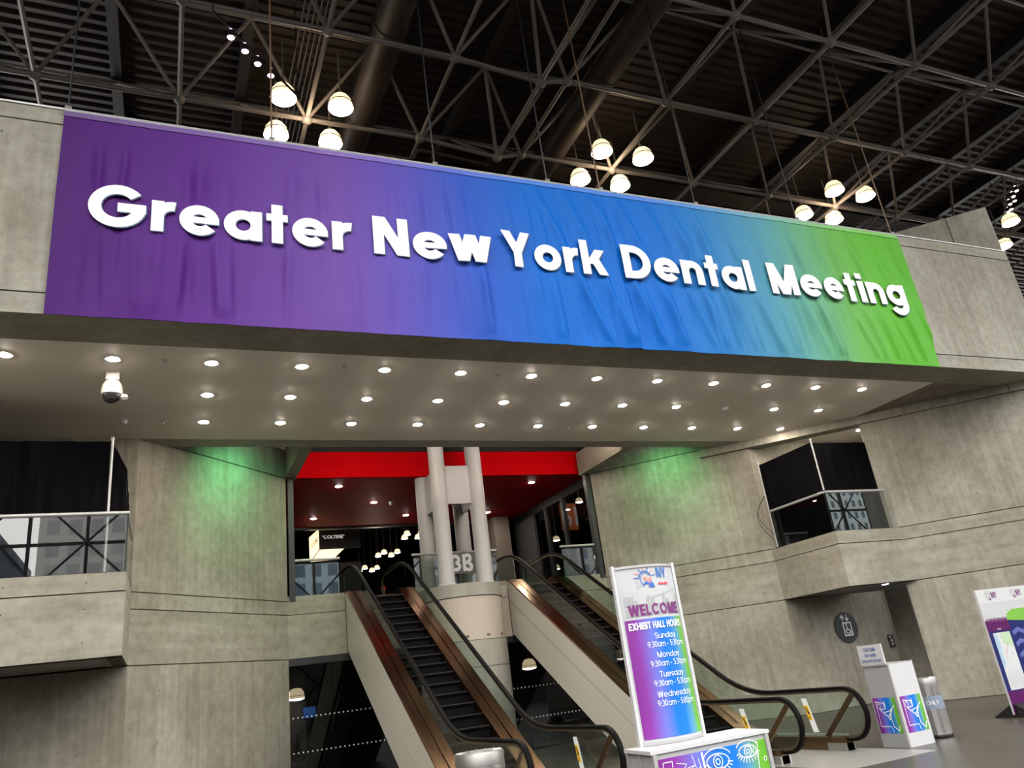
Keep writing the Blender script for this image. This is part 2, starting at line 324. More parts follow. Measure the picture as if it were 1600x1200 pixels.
for s, side in ((1, 'right'), (-1, 'left')):
    m = lambda x: mx(x, s)
    # joint core, 4 cm behind the faces
    cb = MB()
    def seg(p, q, n, z0, z1):
        n = Vector((*n, 0)).normalized(); a = Vector((*p, 0))-n*.035; b = Vector((*q, 0))-n*.035; e = (b-a).normalized()*.06; a += e; b -= e
        cb.prism([a+Vector((0, 0, z0)), b+Vector((0, 0, z0)), b+Vector((0, 0, z1)), a+Vector((0, 0, z1))], -n*.2)
    n45 = (-S45*s, -S45)
    seg((m(XR), YJ), (m(CR), YC), n45, 0, 9.2)
    seg((m(CR), YB), (m(CR), YC), (-s, 0), ZB, ZT)
    seg((m(CR), YB), (m(ER), YB), (0, -1), ZB, ZT)
    far = (m(ER+8), YB-8)
    seg((m(ER), YB), far, n45, 0, ZS)
    wl = core('wall_'+side, cb)
    # angled flank beside the hall opening
    panels(wl, (m(XR), YJ), (m(CR), YC), [0, ZB], n45, [CON])
    panels(wl, (m(XR), YJ), (m(CR), YC), [ZB, Z2], n45, [CONH], holes=(.8, .5))
    panels(wl, (m(XR), YJ), (m(CR), YC), [Z2, ZT], n45, [CON], holes=(.8, .5))
    panels(wl, (m(XR), YJ), (m(CR), YC), [ZT, 7.25], n45, [CON], holes=(1.5, 1.0))
    panels(wl, (m(XR), YJ), (m(CR), YC), [7.25, 8.0, 9.2], n45, [CON])
    # projecting bay: side and front
    panels(wl, (m(CR), YB+.004), (m(CR), YC), [ZB, Z2, ZT], (-s, 0), [CONH], holes=(.9, .5))
    panels(wl, (m(CR+.004), YB), (m(ER), YB), [ZB, Z2, ZT], (0, -1), [CONH], holes=(.9, .5))
    # outer angled wall: bands carry on, wall faces start a little further in
    panels(wl, (m(ER), YB), far, [ZB, Z2, ZT], n45, [CONH], holes=(1.2, .5))
    a = (m(ER-.20), YB+.20)
    panels(wl, a, far, [0, ZB], n45, [CON], holes=(1.3, .9)); panels(wl, a, far, [ZT, ZS], n45, [CON], holes=(1.3, .9))
    # bay floor slab and its painted underside
    MB().prism([(m(CR)+.02*s, YB+.03, ZB+.02), (m(ER), YB+.03, ZB+.02), (m(ER), YC, ZB+.02), (m(CR)+.02*s, YC, ZB+.02)], (0, 0, .9)).build('slab', PIER, wl)
    # wall behind the bay
    x1 = 18.45 if s > 0 else m(ER+8)
    panels(wl, (m(CR), YC), (x1, YC), [0, ZB], (0, -1), [CON], holes=(1.4, .9))
    panels(wl, (m(CR), YC), (m(ER+6), YC), [ZT, ZS+.3], (0, -1), [CON])
    MB().box(min(m(CR), m(ER+8)), max(m(CR), m(ER+8)), YC+.36, YC+.5, ZB, 9).build('backing', DARK, wl)
# lift lobby recess behind the right bay
struct(MB().box(18.45, 24, 19.8, 20.0, 0, 3).build('wall_lobby', CONS))
struct(MB().box(18.44, 18.62, 16.82, 19.8, 0, ZB).build('wall_lobby_side', CONS))

# ---- fascia beam and soffit
fb = struct(MB().box(-6.2, 20.28, YF+.04, 12.1, ZS+.02, ZF3-.03).build('wall_fascia', JOINT))
for a, b, mt in ((ZS, ZF1, CONH), (ZF1, ZF2, CON), (ZF2, ZF3, CONH)):
    MB().box(-6.2, 20.3, YF, 12.15, a+(.012 if a > ZS else 0), b-.012).build('panel', mt, fb)
hb = MB()
for i in range(23):
    for z in (7.85, 8.7, 9.5, 10.2):
        if -1.5 < -6+i*1.17 < 16.0: continue
        c = Vector((-6+i*1.17, YF-.003, z)); hb.add([c+Vector((.018*math.cos(t), 0, .018*math.sin(t))) for t in [j*math.pi/3 for j in range(6)]], [(0, 1, 2, 3, 4, 5)])
hb.build('tie_holes', HOLE, fb)['kind'] = 'stuff'
MB().box(-6.2, 20.3, YF-.02, YF+.12, ZF3-.012, ZF3+.018).build('cap_strip', ALU, fb)
# angled parapet wall that rises behind the right end
d45 = Vector((-S45, S45, 0)); P = Vector((20.28, 11.30, 0))
MB().prism([P+Vector((0, 0, 7)), P+d45*1.0+Vector((0, 0, 7)), P+d45*1.0+Vector((0, 0, 12.2)), P+Vector((0, 0, 12.2))], (.3, .3, 0)).build('panel', CON, fb)
MB().prism([P+d45*1.02+Vector((0, 0, 7)), P+d45*9+Vector((0, 0, 7)), P+d45*9+Vector((0, 0, 12.2)), P+d45*1.02+Vector((0, 0, 12.2))], (.3, .3, 0)).build('panel', CON, fb)
MB().prism([P+d45*.9+Vector((.04, .04, 7)), P+d45*1.1+Vector((.04, .04, 7)), P+d45*1.1+Vector((.04, .04, 12.15)), P+d45*.9+Vector((.04, .04, 12.15))], (.2, .2, 0)).build('joint', JOINT, fb)
so = struct(MB().prism([(-6, 12.15, ZS+.006), (17.05, 12.15, ZS+.006), (16.98, 14.72, ZS+.006), (19.5, 14.75, ZS+.006), (19.5, 16.78, ZS+.006), (-6, 16.78, ZS+.006)], (0, 0, .12)).build('soffit', SOFF))
MB().prism([(17.06, 12.15, ZS), (20.28, 12.15, ZS), (17.4, 15.0, ZS), (16.99, 14.74, ZS)], (0, 0, .1)).build('edge_strip', CONS, so)
MB().box(CL-.02, CR+.02, 16.79, 17.3, ZS, ZS+.55).build('rear_lip', PIER, so)
MB().box(-6, 20, 12.15, 17.25, ZS+.13, ZS+.35).build('slab', CONS, so)
# jamb-head beams running forward to the lip
MB().box(XL, XL+.27, 17.3, YJ+.2, 7.25, 7.95).build('bracket_beam', CONH, so)
MB().box(XR-.27, XR, 17.3, YJ+.2, 7.25, 7.95).build('bracket_beam', CONH, so)
struct(MB().box(XL-6, XR+6, 17.3, 21.2, 9.0, 9.2).build('ceiling_pocket', DARK))

# ---- hall opening: spandrels, jambs, red bulkhead, columns
sp = struct(MB().box(XL, XR, YJ+.04, YJ+.3, ZB+.02, ZT).build('wall_spandrel', JOINT))
for x0, x1, mt in ((XL, 4.09, CONH), (5.83, 6.2, CONH), (8.05, 8.505, CREAM), (10.245, XR, CONH)):
    for a, b in ((ZB, Z2), (Z2, ZT)): MB().box(x0, x1-.008, YJ, YJ+.3, a+.008, b-.008 if b < ZT else b).build('panel', mt, sp)
    MB().box(x0, x1, YJ+.02, YJ+.3, ZT, 4.27).build('curb', CONH, sp)
for x in (XL+.05, XR-.19):
    MB().box(x, x+.14, YJ-.02, YJ+.16, ZT, 7.25).build('jamb', BLKM, sp)
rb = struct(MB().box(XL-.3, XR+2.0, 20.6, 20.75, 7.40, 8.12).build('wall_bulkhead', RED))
MB().box(XL-.3, XR+2.0, 20.6, 20.75, 8.13, 9).build('track', DARK, rb)
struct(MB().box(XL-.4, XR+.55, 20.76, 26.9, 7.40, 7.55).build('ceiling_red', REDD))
MB().box(XL-1, XR+2.2, 26.9, 27.1, 7.34, 8.2).build('beam', BLKM, bpy.data.objects['ceiling_red'])
for x, y, nm in ((6.6, 19.5, 0), (7.67, 19.5, 1), (6.6, 20.9, 2), (7.67, 20.9, 3)):
    mb = MB().lathe([(0, 4.12), (.215, 4.12), (.215, 8.6), (0, 8.6)], (x, y, 0), 28)
    mb.lathe([(.235, 4.15), (.235, 4.19), (.215, 4.21)], (x, y, 0), 28)
    struct(mb.build('column', COLG, smooth=True))
cc = bpy.data.objects['column']
MB().box(6.75, 7.52, 19.42, 19.5, 6.3, 7.35).build('tie_plate', COLG, cc)
MB().box(6.6, 6.68, 19.6, 20.8, 6.3, 7.35).build('tie_plate', COLG, cc)
MB().box(7.62, 7.70, 19.6, 20.8, 6.3, 7.35).build('tie_plate', COLG, cc)
MB().prism([(6.9, 19.5, 6.3), (7.2, 19.85, 6.3), (7.2, 19.85, 7.35), (6.9, 19.5, 7.35)], (.04, -.02, 0)).build('tie_plate', COLG, cc)
def drum(a, r0, r1, z0, z1, mat, nm):
    mb = MB(); n = 30
    for i in range(n):
        t0, t1 = math.pi+math.pi*i/n, math.pi+math.pi*(i+1)/n
        mb.add([(7.13+r*math.cos(t), 20.08+r*math.sin(t), z) for t in (t0, t1) for r, z in ((r0, z0), (r1, z1), (0, z1))], [(0, 3, 4, 1), (1, 4, 5, 2)])
    return mb.build(nm, mat, a, smooth=True)
dr = struct(MB().lathe([(0, 2.0), (1.0, 2.0), (1.0, 4.1), (0, 4.1)], (7.13, 20.12, 0), 30).build('column_base', JOINT))
drum(dr, 1.1, 1.1, 3.83, 4.15, PIER, 'rim'); drum(dr, 1.07, 1.07, 2.76, 3.815, CREAM, 'drum_panel')
for t in (255, 285, 312):
    a = math.radians(t); MB().box(7.13+1.075*math.cos(a)-.05, 7.13+1.075*math.cos(a)+.05, 20.08+1.08*math.sin(a), 20.1+1.08*math.sin(a), 2.83, 2.88).build('vent_slot', BRONZE, dr)
for a, b in ((0, 2.11), (2.125, 2.745)): drum(dr, 1.1, 1.1, a, b, PIER, 'pier_panel')

# ---- dark glazed front on the lower level
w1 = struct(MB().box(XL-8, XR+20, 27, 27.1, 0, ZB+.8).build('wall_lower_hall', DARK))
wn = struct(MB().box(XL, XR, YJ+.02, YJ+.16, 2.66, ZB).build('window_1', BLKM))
for i in range(9):
    x0 = XL+.02+i*(XR-XL-.04)/9; x1 = XL+.02+(i+1)*(XR-XL-.04)/9
    MB().box(x0+.006, x1-.006, YJ+.08, YJ+.09, .05, 2.66).build('pane', GLASSD, wn)
MB().box(XL, XR, YJ+.05, YJ+.12, 0, .05).build('sill', BLKM, wn)
for z in (.755, 1.505):
    mb = MB(); n = int((XR-XL)/.106)
    for i in range(n):
        x = XL+.09+i*.106; mb.add([(x+.017*math.cos(t), YJ+.075, z+.017*math.sin(t)) for t in [j*math.pi/3 for j in range(6)]], [(0, 1, 2, 3, 4, 5)])
    mb.build('safety_dots', INKW, wn)['kind'] = 'stuff'
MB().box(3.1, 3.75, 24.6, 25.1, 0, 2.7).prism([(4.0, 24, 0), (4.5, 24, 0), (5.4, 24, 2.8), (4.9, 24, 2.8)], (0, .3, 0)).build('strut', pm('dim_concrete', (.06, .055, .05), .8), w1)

# ---- upper hall walls (dark)
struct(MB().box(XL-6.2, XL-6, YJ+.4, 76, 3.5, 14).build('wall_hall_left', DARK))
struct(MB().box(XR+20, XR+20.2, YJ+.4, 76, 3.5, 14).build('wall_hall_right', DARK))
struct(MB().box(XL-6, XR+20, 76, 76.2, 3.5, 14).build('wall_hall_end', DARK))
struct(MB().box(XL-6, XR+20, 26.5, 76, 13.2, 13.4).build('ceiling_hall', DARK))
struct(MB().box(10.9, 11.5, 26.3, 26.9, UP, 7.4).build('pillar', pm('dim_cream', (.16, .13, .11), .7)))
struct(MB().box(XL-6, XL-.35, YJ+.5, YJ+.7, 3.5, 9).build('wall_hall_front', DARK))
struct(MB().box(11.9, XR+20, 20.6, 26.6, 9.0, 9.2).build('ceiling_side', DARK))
# glazed side front to the right with frames
w2 = struct(MB().box(11.95, 12.05, 20.7, 26.9, 7.15, 7.45).build('window_2', BLKM))
for y in (20.75, 22.7, 24.0, 24.9): MB().box(11.93, 12.07, y, y+.16, UP, 7.2).build('mullion', BLKM, w2)
for y0, y1 in ((20.91, 22.7), (22.86, 24.0)): MB().box(11.99, 12.0, y0, y1, UP, 7.15).build('pane', GLASSD, w2)
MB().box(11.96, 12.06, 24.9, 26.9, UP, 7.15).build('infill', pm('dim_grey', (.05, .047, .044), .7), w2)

# ---- roof: corrugated deck, purlins
ZR = 17.95; ROOF_Y = 3.2
mb = MB(); y = ROOF_Y; pts = []
while y < 40:
    pts += [(y, 0), (y+.12, 0), (y+.16, .075), (y+.28, .075)]; y += .32
vs = [(x, py, ZR+pz) for py, pz in pts for x in (-32, 76)]
mb.add(vs, [(2*i, 2*i+1, 2*i+3, 2*i+2) for i in range(len(pts)-1)])
ceil = struct(mb.build('ceiling', DECK))
GX, GY, GS, ZL, ZU = -.13, 16.67, 3.075, 16.0, 17.5
for n in range(-4, 12):
    x = GX+GS*(n+.5)
    MB().box(x-.13, x+.13, -10, 30, 17.55, ZR).build('purlin', BEAM, ceil)
for k in range(9):
    y = GY+GS*(1.5-k)
    MB().tube((-14, y, 17.5), (36, y, 17.5), .04, 8).build('cross_tube', STEEL, ceil)
for k in range(9): MB().tube((9, 18.6+k*.085, 17.42), (30, 18.6+k*.085, 17.42), .02, 5).build('conduit', DUCT, ceil)
for k in range(6): MB().tube((2.55+k*.13, 5, 17.3), (2.55+k*.13, 20, 17.3), .022, 5).build('conduit', DUCT, ceil)
# outer shell of the hall
struct(MB().box(-32, -31.8, -26, 40, 0, 18.2).build('wall_far_left', CONS))
struct(MB().box(76, 76.2, -26, 40, 0, 18.2).build('wall_far_right', CONS))
struct(MB().box(-32, 76, 39.8, 40, 13.3, 18.2).build('wall_rear', DARK))
struct(MB().box(-32, 76, -24.2, -23.8, 17.6, 18.1).build('wall_front_head', BEAM))
struct(MB().box(-32, 76, -24.1, -23.7, 0, 8.6).build('wall_daylight_block', pm('blocker_brown', (.05, .045, .04), .6)))  # unseen dark wall added to darken low reflections and cut low daylight
sk = struct(MB().box(-32, 76, ROOF_Y-.2, ROOF_Y, 17.6, 18.1).build('window_4', BEAM))
for i in range(36): MB().box(-32+i*3.05-.08, -32+i*3.05+.08, -24, ROOF_Y-.2, 17.8, 18.0).build('mullion', BLKM, sk)
for j in range(1, 9): MB().box(-32, 76, -24+j*3-.08, -24+j*3+.08, 17.8, 17.98).build('transom', BLKM, sk)

# ---- curtain wall of the hall behind the photographer (seen in the glass)
w3 = struct(MB().box(-32, 76, -24.2, -23.9, 0, .4).build('window_3', BLKM))
for i in range(36): MB().box(-32+i*3.05-.09, -32+i*3.05+.09, -24.15, -23.9, .4, 17.6).build('mullion', BLKM, w3)
for j in range(1, 6): MB().box(-32, 76, -24.15, -23.95, .4+j*3.05-.09, .4+j*3.05+.09).build('transom', BLKM, w3)
mb = MB()
for i in range(35):
    for j in range(5):
        x0, x1 = -32+i*3.05, -32+(i+1)*3.05; z0, z1 = .4+j*3.05, .4+(j+1)*3.05
        a, b = ((x0, z0), (x1, z1)) if (i+j) % 2 else ((x1, z0), (x0, z1)); mb.tube((a[0], -23.7, a[1]), (b[0], -23.7, b[1]), .075, 5)
mb.build('brace_tubes', BLKM, w3)['kind'] = 'stuff'
struct(MB().box(-140, 200, -200, -26, -.3, -.05).build('street_outside', pm('asphalt', (.12, .12, .12), .9)))
def bmat(name, c, wc, sx, sz):
    m = pm(name, c, .8); nt = m.node_tree; b = nt.nodes['Principled BSDF']
    br = nt.nodes.new('ShaderNodeTexBrick'); g = nt.nodes.new('ShaderNodeNewGeometry'); sp_ = nt.nodes.new('ShaderNodeSeparateXYZ'); cb_ = nt.nodes.new('ShaderNodeCombineXYZ')
    br.offset = 0; br.inputs['Color1'].default_value = (*wc, 1); br.inputs['Color2'].default_value = (*[v*.8 for v in wc], 1); br.inputs['Mortar'].default_value = (*c, 1)
    br.inputs['Scale'].default_value = 1; br.inputs['Brick Width'].default_value = sx; br.inputs['Row Height'].default_value = sz; br.inputs['Mortar Size'].default_value = .55
    nt.links.new(g.outputs['Position'], sp_.inputs[0]); nt.links.new(sp_.outputs[0], cb_.inputs[0]); nt.links.new(sp_.outputs[2], cb_.inputs[1]); nt.links.new(cb_.outputs[0], br.inputs['Vector']); nt.links.new(br.outputs[0], b.inputs['Base Color'])
    return m
for i, (x0, x1, z, c, wc, desc) in enumerate([(-60, -21, 27, (.20, .24, .30), (.1, .13, .17), 'blue grey office block'), (-16, 8, 48, (.40, .40, .39), (.32, .33, .33), 'plain grey tower'), (13, 34, 40, (.30, .42, .50), (.10, .16, .21), 'blue glass office tower'), (38, 56, 31, (.42, .45, .46), (.2, .25, .3), 'pale office block'), (70, 108, 34, (.34, .36, .36), (.15, .2, .24), 'mid grey office block'), (112, 150, 44, (.36, .43, .44), (.08, .12, .14), 'pale green tower with many small windows')]):
    mb = MB().box(x0, x1, -120, -90, -.1, z).box(x0-.4, x1+.4, -120.4, -89.6, z, z+1.2).box(x0+3, x1-3, -115, -95, z+1.2, z+4)
    tag(mb.build('office_building', bmat('facade_'+str(i), c, wc, 2.6 if i < 5 else 1.9, 3.0 if i < 5 else 2.4)), desc+' outside, mirrored in the guard glass', 'building')
# ================================================================== SPACE FRAME
fr = thing('space_frame', 'grey tubular steel space frame hanging under the dark roof deck', 'roof truss', (0, 0, 16))
def unit(name, p, q, r, n=8): return MB().tube(p, q, r, n).build(name, STEEL, None, smooth=True)
protos = {}
def member(kind, p, q, r):
    p = Vector(p); q = Vector(q); key = (kind, tuple(round(v, 3) for v in (q-p)))
    if key not in protos:
        o = MB().tube(p, q, r, 8).build(kind, STEEL, fr, smooth=True, loc=tuple(p)); protos[key] = o; return o
    return copy_of(protos[key], kind, fr, p)
ball = None
def node(p, r=.15):
    global ball
    if ball is None:
        mb = MB().lathe([(0, -r)]+[(r*math.cos(a), r*math.sin(a)) for a in (-1.1, -.55, 0, .55, 1.1)]+[(0, r)], p, 10)
        ball = mb.build('node_ball', STEEL, fr, smooth=True, loc=tuple(p)); return
    copy_of(ball, 'node_ball', fr, p)
def seen(p):                       # the part of the frame this hall view can reach
    x, y, z = p; f = .0 if z < 16.5 else 1.5
    return y > 12.2-.30*(x+3.6) and (y < 18.9 or x > 19.5) and y < 27 and -7 < x < 36
SEAM = (8.3, 15.76)
for mrow in range(-3, 4):
    y = GY-GS*mrow
    for n in range(-3, 12):
        x = GX+GS*n; here = (x, y, ZL)
        if n <= 2: nx = (GX+GS*(n+1), y, ZL) if n < 2 else (SEAM[0], y, SEAM[1])
        else: nx = (GX+GS*(n+1), y, ZL)
        vis = seen(here)
        if vis: node(here)
        if vis or seen(nx): member('chord', here, nx, .062)
        yn = (x, y-GS, ZL)
        if vis or seen(yn): member('chord', here, yn, .058)
        for dx in (-.5, .5):
            for dy in (-.5, .5):
                ux = x+GS*dx
                u = (ux, y+GS*dy, ZU)
                if vis and seen(u): member('diagonal', here, u, .048)
    s0 = (SEAM[0], y, SEAM[1])
    if seen(s0):
        node(s0, .14); member('chord', s0, (GX+GS*3, y, ZL), .06); member('chord', s0, (SEAM[0], y-GS, SEAM[1]), .062)
        for dx in (-.74, 1.2):
            for dy in (-.5, .5): member('diagonal', s0, (SEAM[0]+dx, y+GS*dy, ZU), .055)
for x, nm in ((10.55, 'brown round air duct under the roof, right one of two'), (4.55, 'brown round air duct under the roof, left one of two')):
    d_ = thing('air_duct', nm, 'duct', (x, 12, 16.8), 'round ducts under the roof')
    y1 = 18.6 if x < 9 else 20
    MB().tube((x, 2, 16.85), (x, y1, 16.85), .40, 20).build('pipe', DUCT, d_, smooth=True)
    for yy in (9.2, 13.9, 17.2): MB().lathe([(.40, -.05), (.425, -.05), (.425, .05), (.40, .05)], (0, 0, 0), 20)
    for yy in (9.2, 13.9, 17.2): MB().tube((x, yy-.04, 16.85), (x, yy+.04, 16.85), .425, 20).build('flange', DUCT, d_, smooth=True)
t_ = thing('service_pipe', 'thin bent service pipe above the middle of the banner', 'pipe', (6, 17.2, 15.6))
pth = [(4.9, 17.1, 15.55), (5.4, 17.1, 15.55), (5.75, 17.1, 15.55), (5.9, 17.1, 15.65), (6.0, 17.1, 15.85), (6.15, 17.1, 15.95), (8.2, 17.1, 15.8)]
MB().sweep(pth, [(.06*math.cos(a), .06*math.sin(a)) for a in [k*math.pi/4 for k in range(8)]], (0, 1, 0)).build('pipe', DUCT, t_, smooth=True)
# steel hangers that drop from the roof to the clips on the fascia
for k, x in enumerate((-1.67, 1.39, 4.32, 6.66, 7.87, 10.24, 13.1, 16.15)):
    o = thing('hanger_cable', f'thin roof cable down to the banner beam clip, {ORD[k]} from the left', 'cable', (x, YF+.05, ZF3), 'cables down to the banner beam')
    MB().tube((x, YF+.05, ZF3+.1), (x, YF+.05, 17.5), .016, 6).build('cable', BLKM if k not in (1, 4, 7) else pm('lamplit_rod', (.16, .09, .05), .4), o)  # lamp glow on three of the cables put into a warm colour
    MB().box(x-.045, x+.045, YF-.01, YF+.08, ZF3+.015, ZF3+.085).build('clip', STEEL, o)

# ================================================================== PENDANT LAMPS
def bowl_lamp(name, label, x, y, z, grp, s=1.0, top=None):
    o = thing(name, label, 'lamp', (x, y, z), grp)
    MB().lathe([(.10*s, .27*s), (.20*s, .24*s), (.275*s, .12*s), (.305*s, -.02*s), (.315*s, -.10*s)], (x, y, z), 22).build('bowl', BOWL, o, smooth=True)
    MB().lathe([(0, -.17*s), (.16*s, -.16*s), (.27*s, -.13*s), (.31*s, -.10*s)], (x, y, z), 22).build('diffuser', BOWLD, o, smooth=True)
    MB().lathe([(.306*s, -.005*s), (.314*s, -.005*s), (.316*s, .012*s), (.304*s, .012*s)], (x, y, z), 22).build('band', BLKM, o)
    mb = MB().lathe([(0, .45*s), (.05*s, .45*s), (.06*s, .36*s), (.10*s, .27*s), (0, .27*s)], (x, y, z), 12)
    mb.build('cap', STEEL, o, smooth=True)
    if top: MB().tube((x, y, z+.44*s), (x, y, top), .022, 6).build('stem', STEEL, o)
    return o
cl = [('left', 2.22, 3.63, 15.70, 17.12), ('middle', 11.23, 12.65, 15.67, 17.05), ('right', 20.24, 21.66, 15.62, 17.1)]
for nm, xa, xb, ya, yb in cl:
    for (x, y, d_) in ((xa, ya, 'upper left'), (xb, ya, 'upper right'), (xa, yb, 'lower left'), (xb, yb, 'lower right')):
        bowl_lamp('pendant_lamp', f'glowing round bowl pendant lamp, {d_} of the {nm} four above the banner', x, y, 15.8, 'bowl pendant lamps above the banner', top=17.5)
bowl_lamp('pendant_lamp', 'glowing bowl lamp beyond the right end of the concrete beam, higher one', 29.28, 15.64, 15.8, 'bowl pendant lamps beyond the beam end', top=17.5)
bowl_lamp('pendant_lamp', 'glowing bowl pendant lamp half hidden by the right end of the concrete beam', 30.84, 17.06, 15.8, 'bowl pendant lamps beyond the beam end', top=17.5)
for x, y in ((2.9, 16.4), (11.95, 16.35), (20.95, 16.35)):
    lamp('bowl_light', 'POINT', (x, y, 15.75), 70, (1, .72, .46), shadow_soft_size=.5)
# spotlights on tracks
def track(label, ends, spots, z, lens):
    tr = thing('spotlight_track', label, 'track light', (*spots[0], z))
    (xa, ya), (xb, yb) = ends
    MB().tube((xa, ya, z+.22), (xb, yb, z+.16), .025, 6).build('rail', BLKM, tr)
    for x, y in ends: MB().tube((x, y, z+.2), (x, y, 17.5), .012, 5).build('wire', BLKM, tr)
    for x, y in spots:
        h = MB().lathe([(.03, .16), (.06, .14), (.075, .02), (.075, -.03), (.07, -.03)], (x, y, z), 12).build('spot_head', BLKM, tr, smooth=True)
        MB().lathe([(0, -.065), (.05, -.05), (.072, -.02)], (x, y, z), 12).build('lens', lens, h, smooth=True)
        MB().lathe([(0, .12), (.035, .135), (.035, .17), (0, .185)], (x, y, z), 8).build('glow', lens, h)
track('thin dark track carrying four small violet spotlights under the roof', ((.45, 12.52), (2.35, 14.4)), ((.81, 12.87), (1.11, 13.17), (1.39, 13.46), (1.69, 13.73)), 14.52, PURP)
track('dark track with small pink white spotlights beyond the right beam end', ((26.9, 13.6), (28.9, 15.6)), ((27.39, 14.05), (27.64, 14.35), (27.99, 14.55), (28.02, 14.75), (28.43, 15.0), (28.48, 15.16)), 15.8, pm('pink_lamp', (1, .8, .8), .3, emit=(1, .72, .66), es=8))
# ================================================================== DOWNLIGHTS AND SMALL CEILING FITTINGS
XLg, YLg, SG = .5487, 12.742, 1.4714
dlp = None
def downlight(x, y, z, label, grp, lens=LENS, r=.085):
    global dlp
    o = thing('recessed_downlight', label, 'downlight', (x, y, z), grp)
    if dlp is None or lens is not LENS:
        a = MB().lathe([(r, -.002), (r*1.35, -.006), (r*1.35, .01), (r, .01)], (x, y, z), 20).build('trim_ring', WHITE, o, smooth=True, loc=(x, y, z))
        b = MB().lathe([(0, -.020), (r*.55, -.017), (r*.9, -.008), (r, -.001)], (x, y, z), 20).build('lens', lens, o, loc=(x, y, z))
        if lens is LENS: dlp = (a, b)
    else:
        for p, nm in zip(dlp, ('trim_ring', 'lens')): copy_of(p, nm, o, (x, y, z))
    return o
rows = [('front', 0, range(-3, 11)), ('middle', 1, [i for i in range(11) if i != 8]), ('back', 2, range(0, 13))]
for nm, j, idx in rows:
    for k, i in enumerate(idx):
        downlight(XLg+i*SG, YLg+j*SG, ZS, f'round white recessed downlight, {ORD[k]} from the left in the {nm} row of the soffit', 'downlights in the soffit')
def fitting(x, y, k):
    o = thing('smoke_detector' if k % 2 else 'sprinkler_head', 'x', 'detector' if k % 2 else 'sprinkler', (x, y, ZS))
    if k % 2: MB().lathe([(0, -.07), (.05, -.07), (.075, -.03), (.08, .005)], (x, y, ZS), 14).build('body', WHITE, o, smooth=True)
    else:
        MB().lathe([(.045, .004), (.045, -.008), (.012, -.012), (.012, -.045), (0, -.045)], (x, y, ZS), 12).build('body', CHROME, o)
        MB().lathe([(0, -.055), (.022, -.055), (.022, -.047), (0, -.047)], (x, y, ZS), 8).build('deflector', CHROME, o)
    return o
for k, (x, y, l) in enumerate(((-.16, 12.71, 'small sprinkler in the soffit between the two leftmost lit front downlights'), (-.88, 15.66, 'small white detector at the back left of the soffit near the black drape'), (2.74, 12.67, 'small sprinkler beside the fourth front downlight of the soffit'), (12.27, 14.19, 'small white detector in the gap of the middle downlight row'), (-.18, 15.66, 'small sprinkler at the back left corner of the soffit'), (5.70, 15.64, 'x'), (5.72, 12.76, 'small sprinkler in the front row of the soffit over the banner middle'), (8.73, 15.72, 'x'))):
    if l == 'x': k, l = 0, ('small sprinkler in the soffit behind the grey columns, left one' if x < 7 else 'small sprinkler in the soffit behind the grey columns, right one')
    fitting(x, y, k)['label'] = l
c_ = thing('security_camera', 'white dome security camera hanging below the left end of the soffit', 'camera', (-.95, 13.39, ZS))
MB().box(-1.05, -.85, 13.30, 13.48, ZS-.12, ZS+.005).build('mount', WHITE, c_)
MB().lathe([(.0, -.12), (.11, -.13), (.15, -.20), (.165, -.30), (.16, -.36), (.13, -.37)], (-.95, 13.39, ZS), 20).build('housing', pm('cream_plastic', (.66, .63, .55), .4), c_, smooth=True)
MB().lathe([(.135, -.365), (.13, -.42), (.10, -.47), (.05, -.50), (0, -.51)], (-.95, 13.39, ZS), 20).build('dome', pm('smoked_dome', (.015, .015, .017), .05, 0, .8), c_, smooth=True)
MB().lathe([(0, .0), (.05, -.01), (.06, -.06), (.03, -.10), (0, -.10)], (-.76, 13.36, ZS-.36), 10).build('lamp', WHITE, c_, smooth=True)
for x, y, l in ((4.34, 21.53, 'front left'), (5.81, 23.53, 'middle left'), (4.28, 25.51, 'back left'), (7.37, 25.48, 'back centre'), (10.35, 21.52, 'front right'), (10.38, 25.49, 'back right')):
    downlight(x, y, 7.40, f'round downlight in the dark red ceiling, {l} one', 'downlights in the red ceiling', r=.085)
downlight(16.72, 15.0, ZB+.018, 'pink white downlight under the right bay above the lift recess', None, LENSP, .08)
det = thing('smoke_detector', 'small white detector on the dark red ceiling', 'detector', (6.6, 23.5, 7.4)); MB().lathe([(0, -.11), (.05, -.10), (.07, -.03), (.07, .01)], (6.35, 23.5, 7.4), 12).build('body', WHITE, det, smooth=True)
# green floods, then added fill for the bulkhead
lamp('green_flood_left', 'SPOT', (2.1, 17.4, 7.45), 165, (.22, 1.0, .40), aim=(1.45, 18.75, 6.1), spot_size=math.radians(128), spot_blend=1.0, shadow_soft_size=.1)
lamp('green_flood_right', 'SPOT', (2*X0-1.8, 17.4, 7.45), 125, (.26, 1.0, .36), aim=(2*X0-1.1, 18.45, 6.1), spot_size=math.radians(128), spot_blend=1.0, shadow_soft_size=.1)
for x in (4.6, 9.7): lamp('bulkhead_fill', 'AREA', (x, 17.6, 7.6), 48, (1, .80, .66), aim=(x, 20.6, 7.8), shape='RECTANGLE', size=3.0, size_y=.12)  # unseen lamps added to brighten the red bulkhead

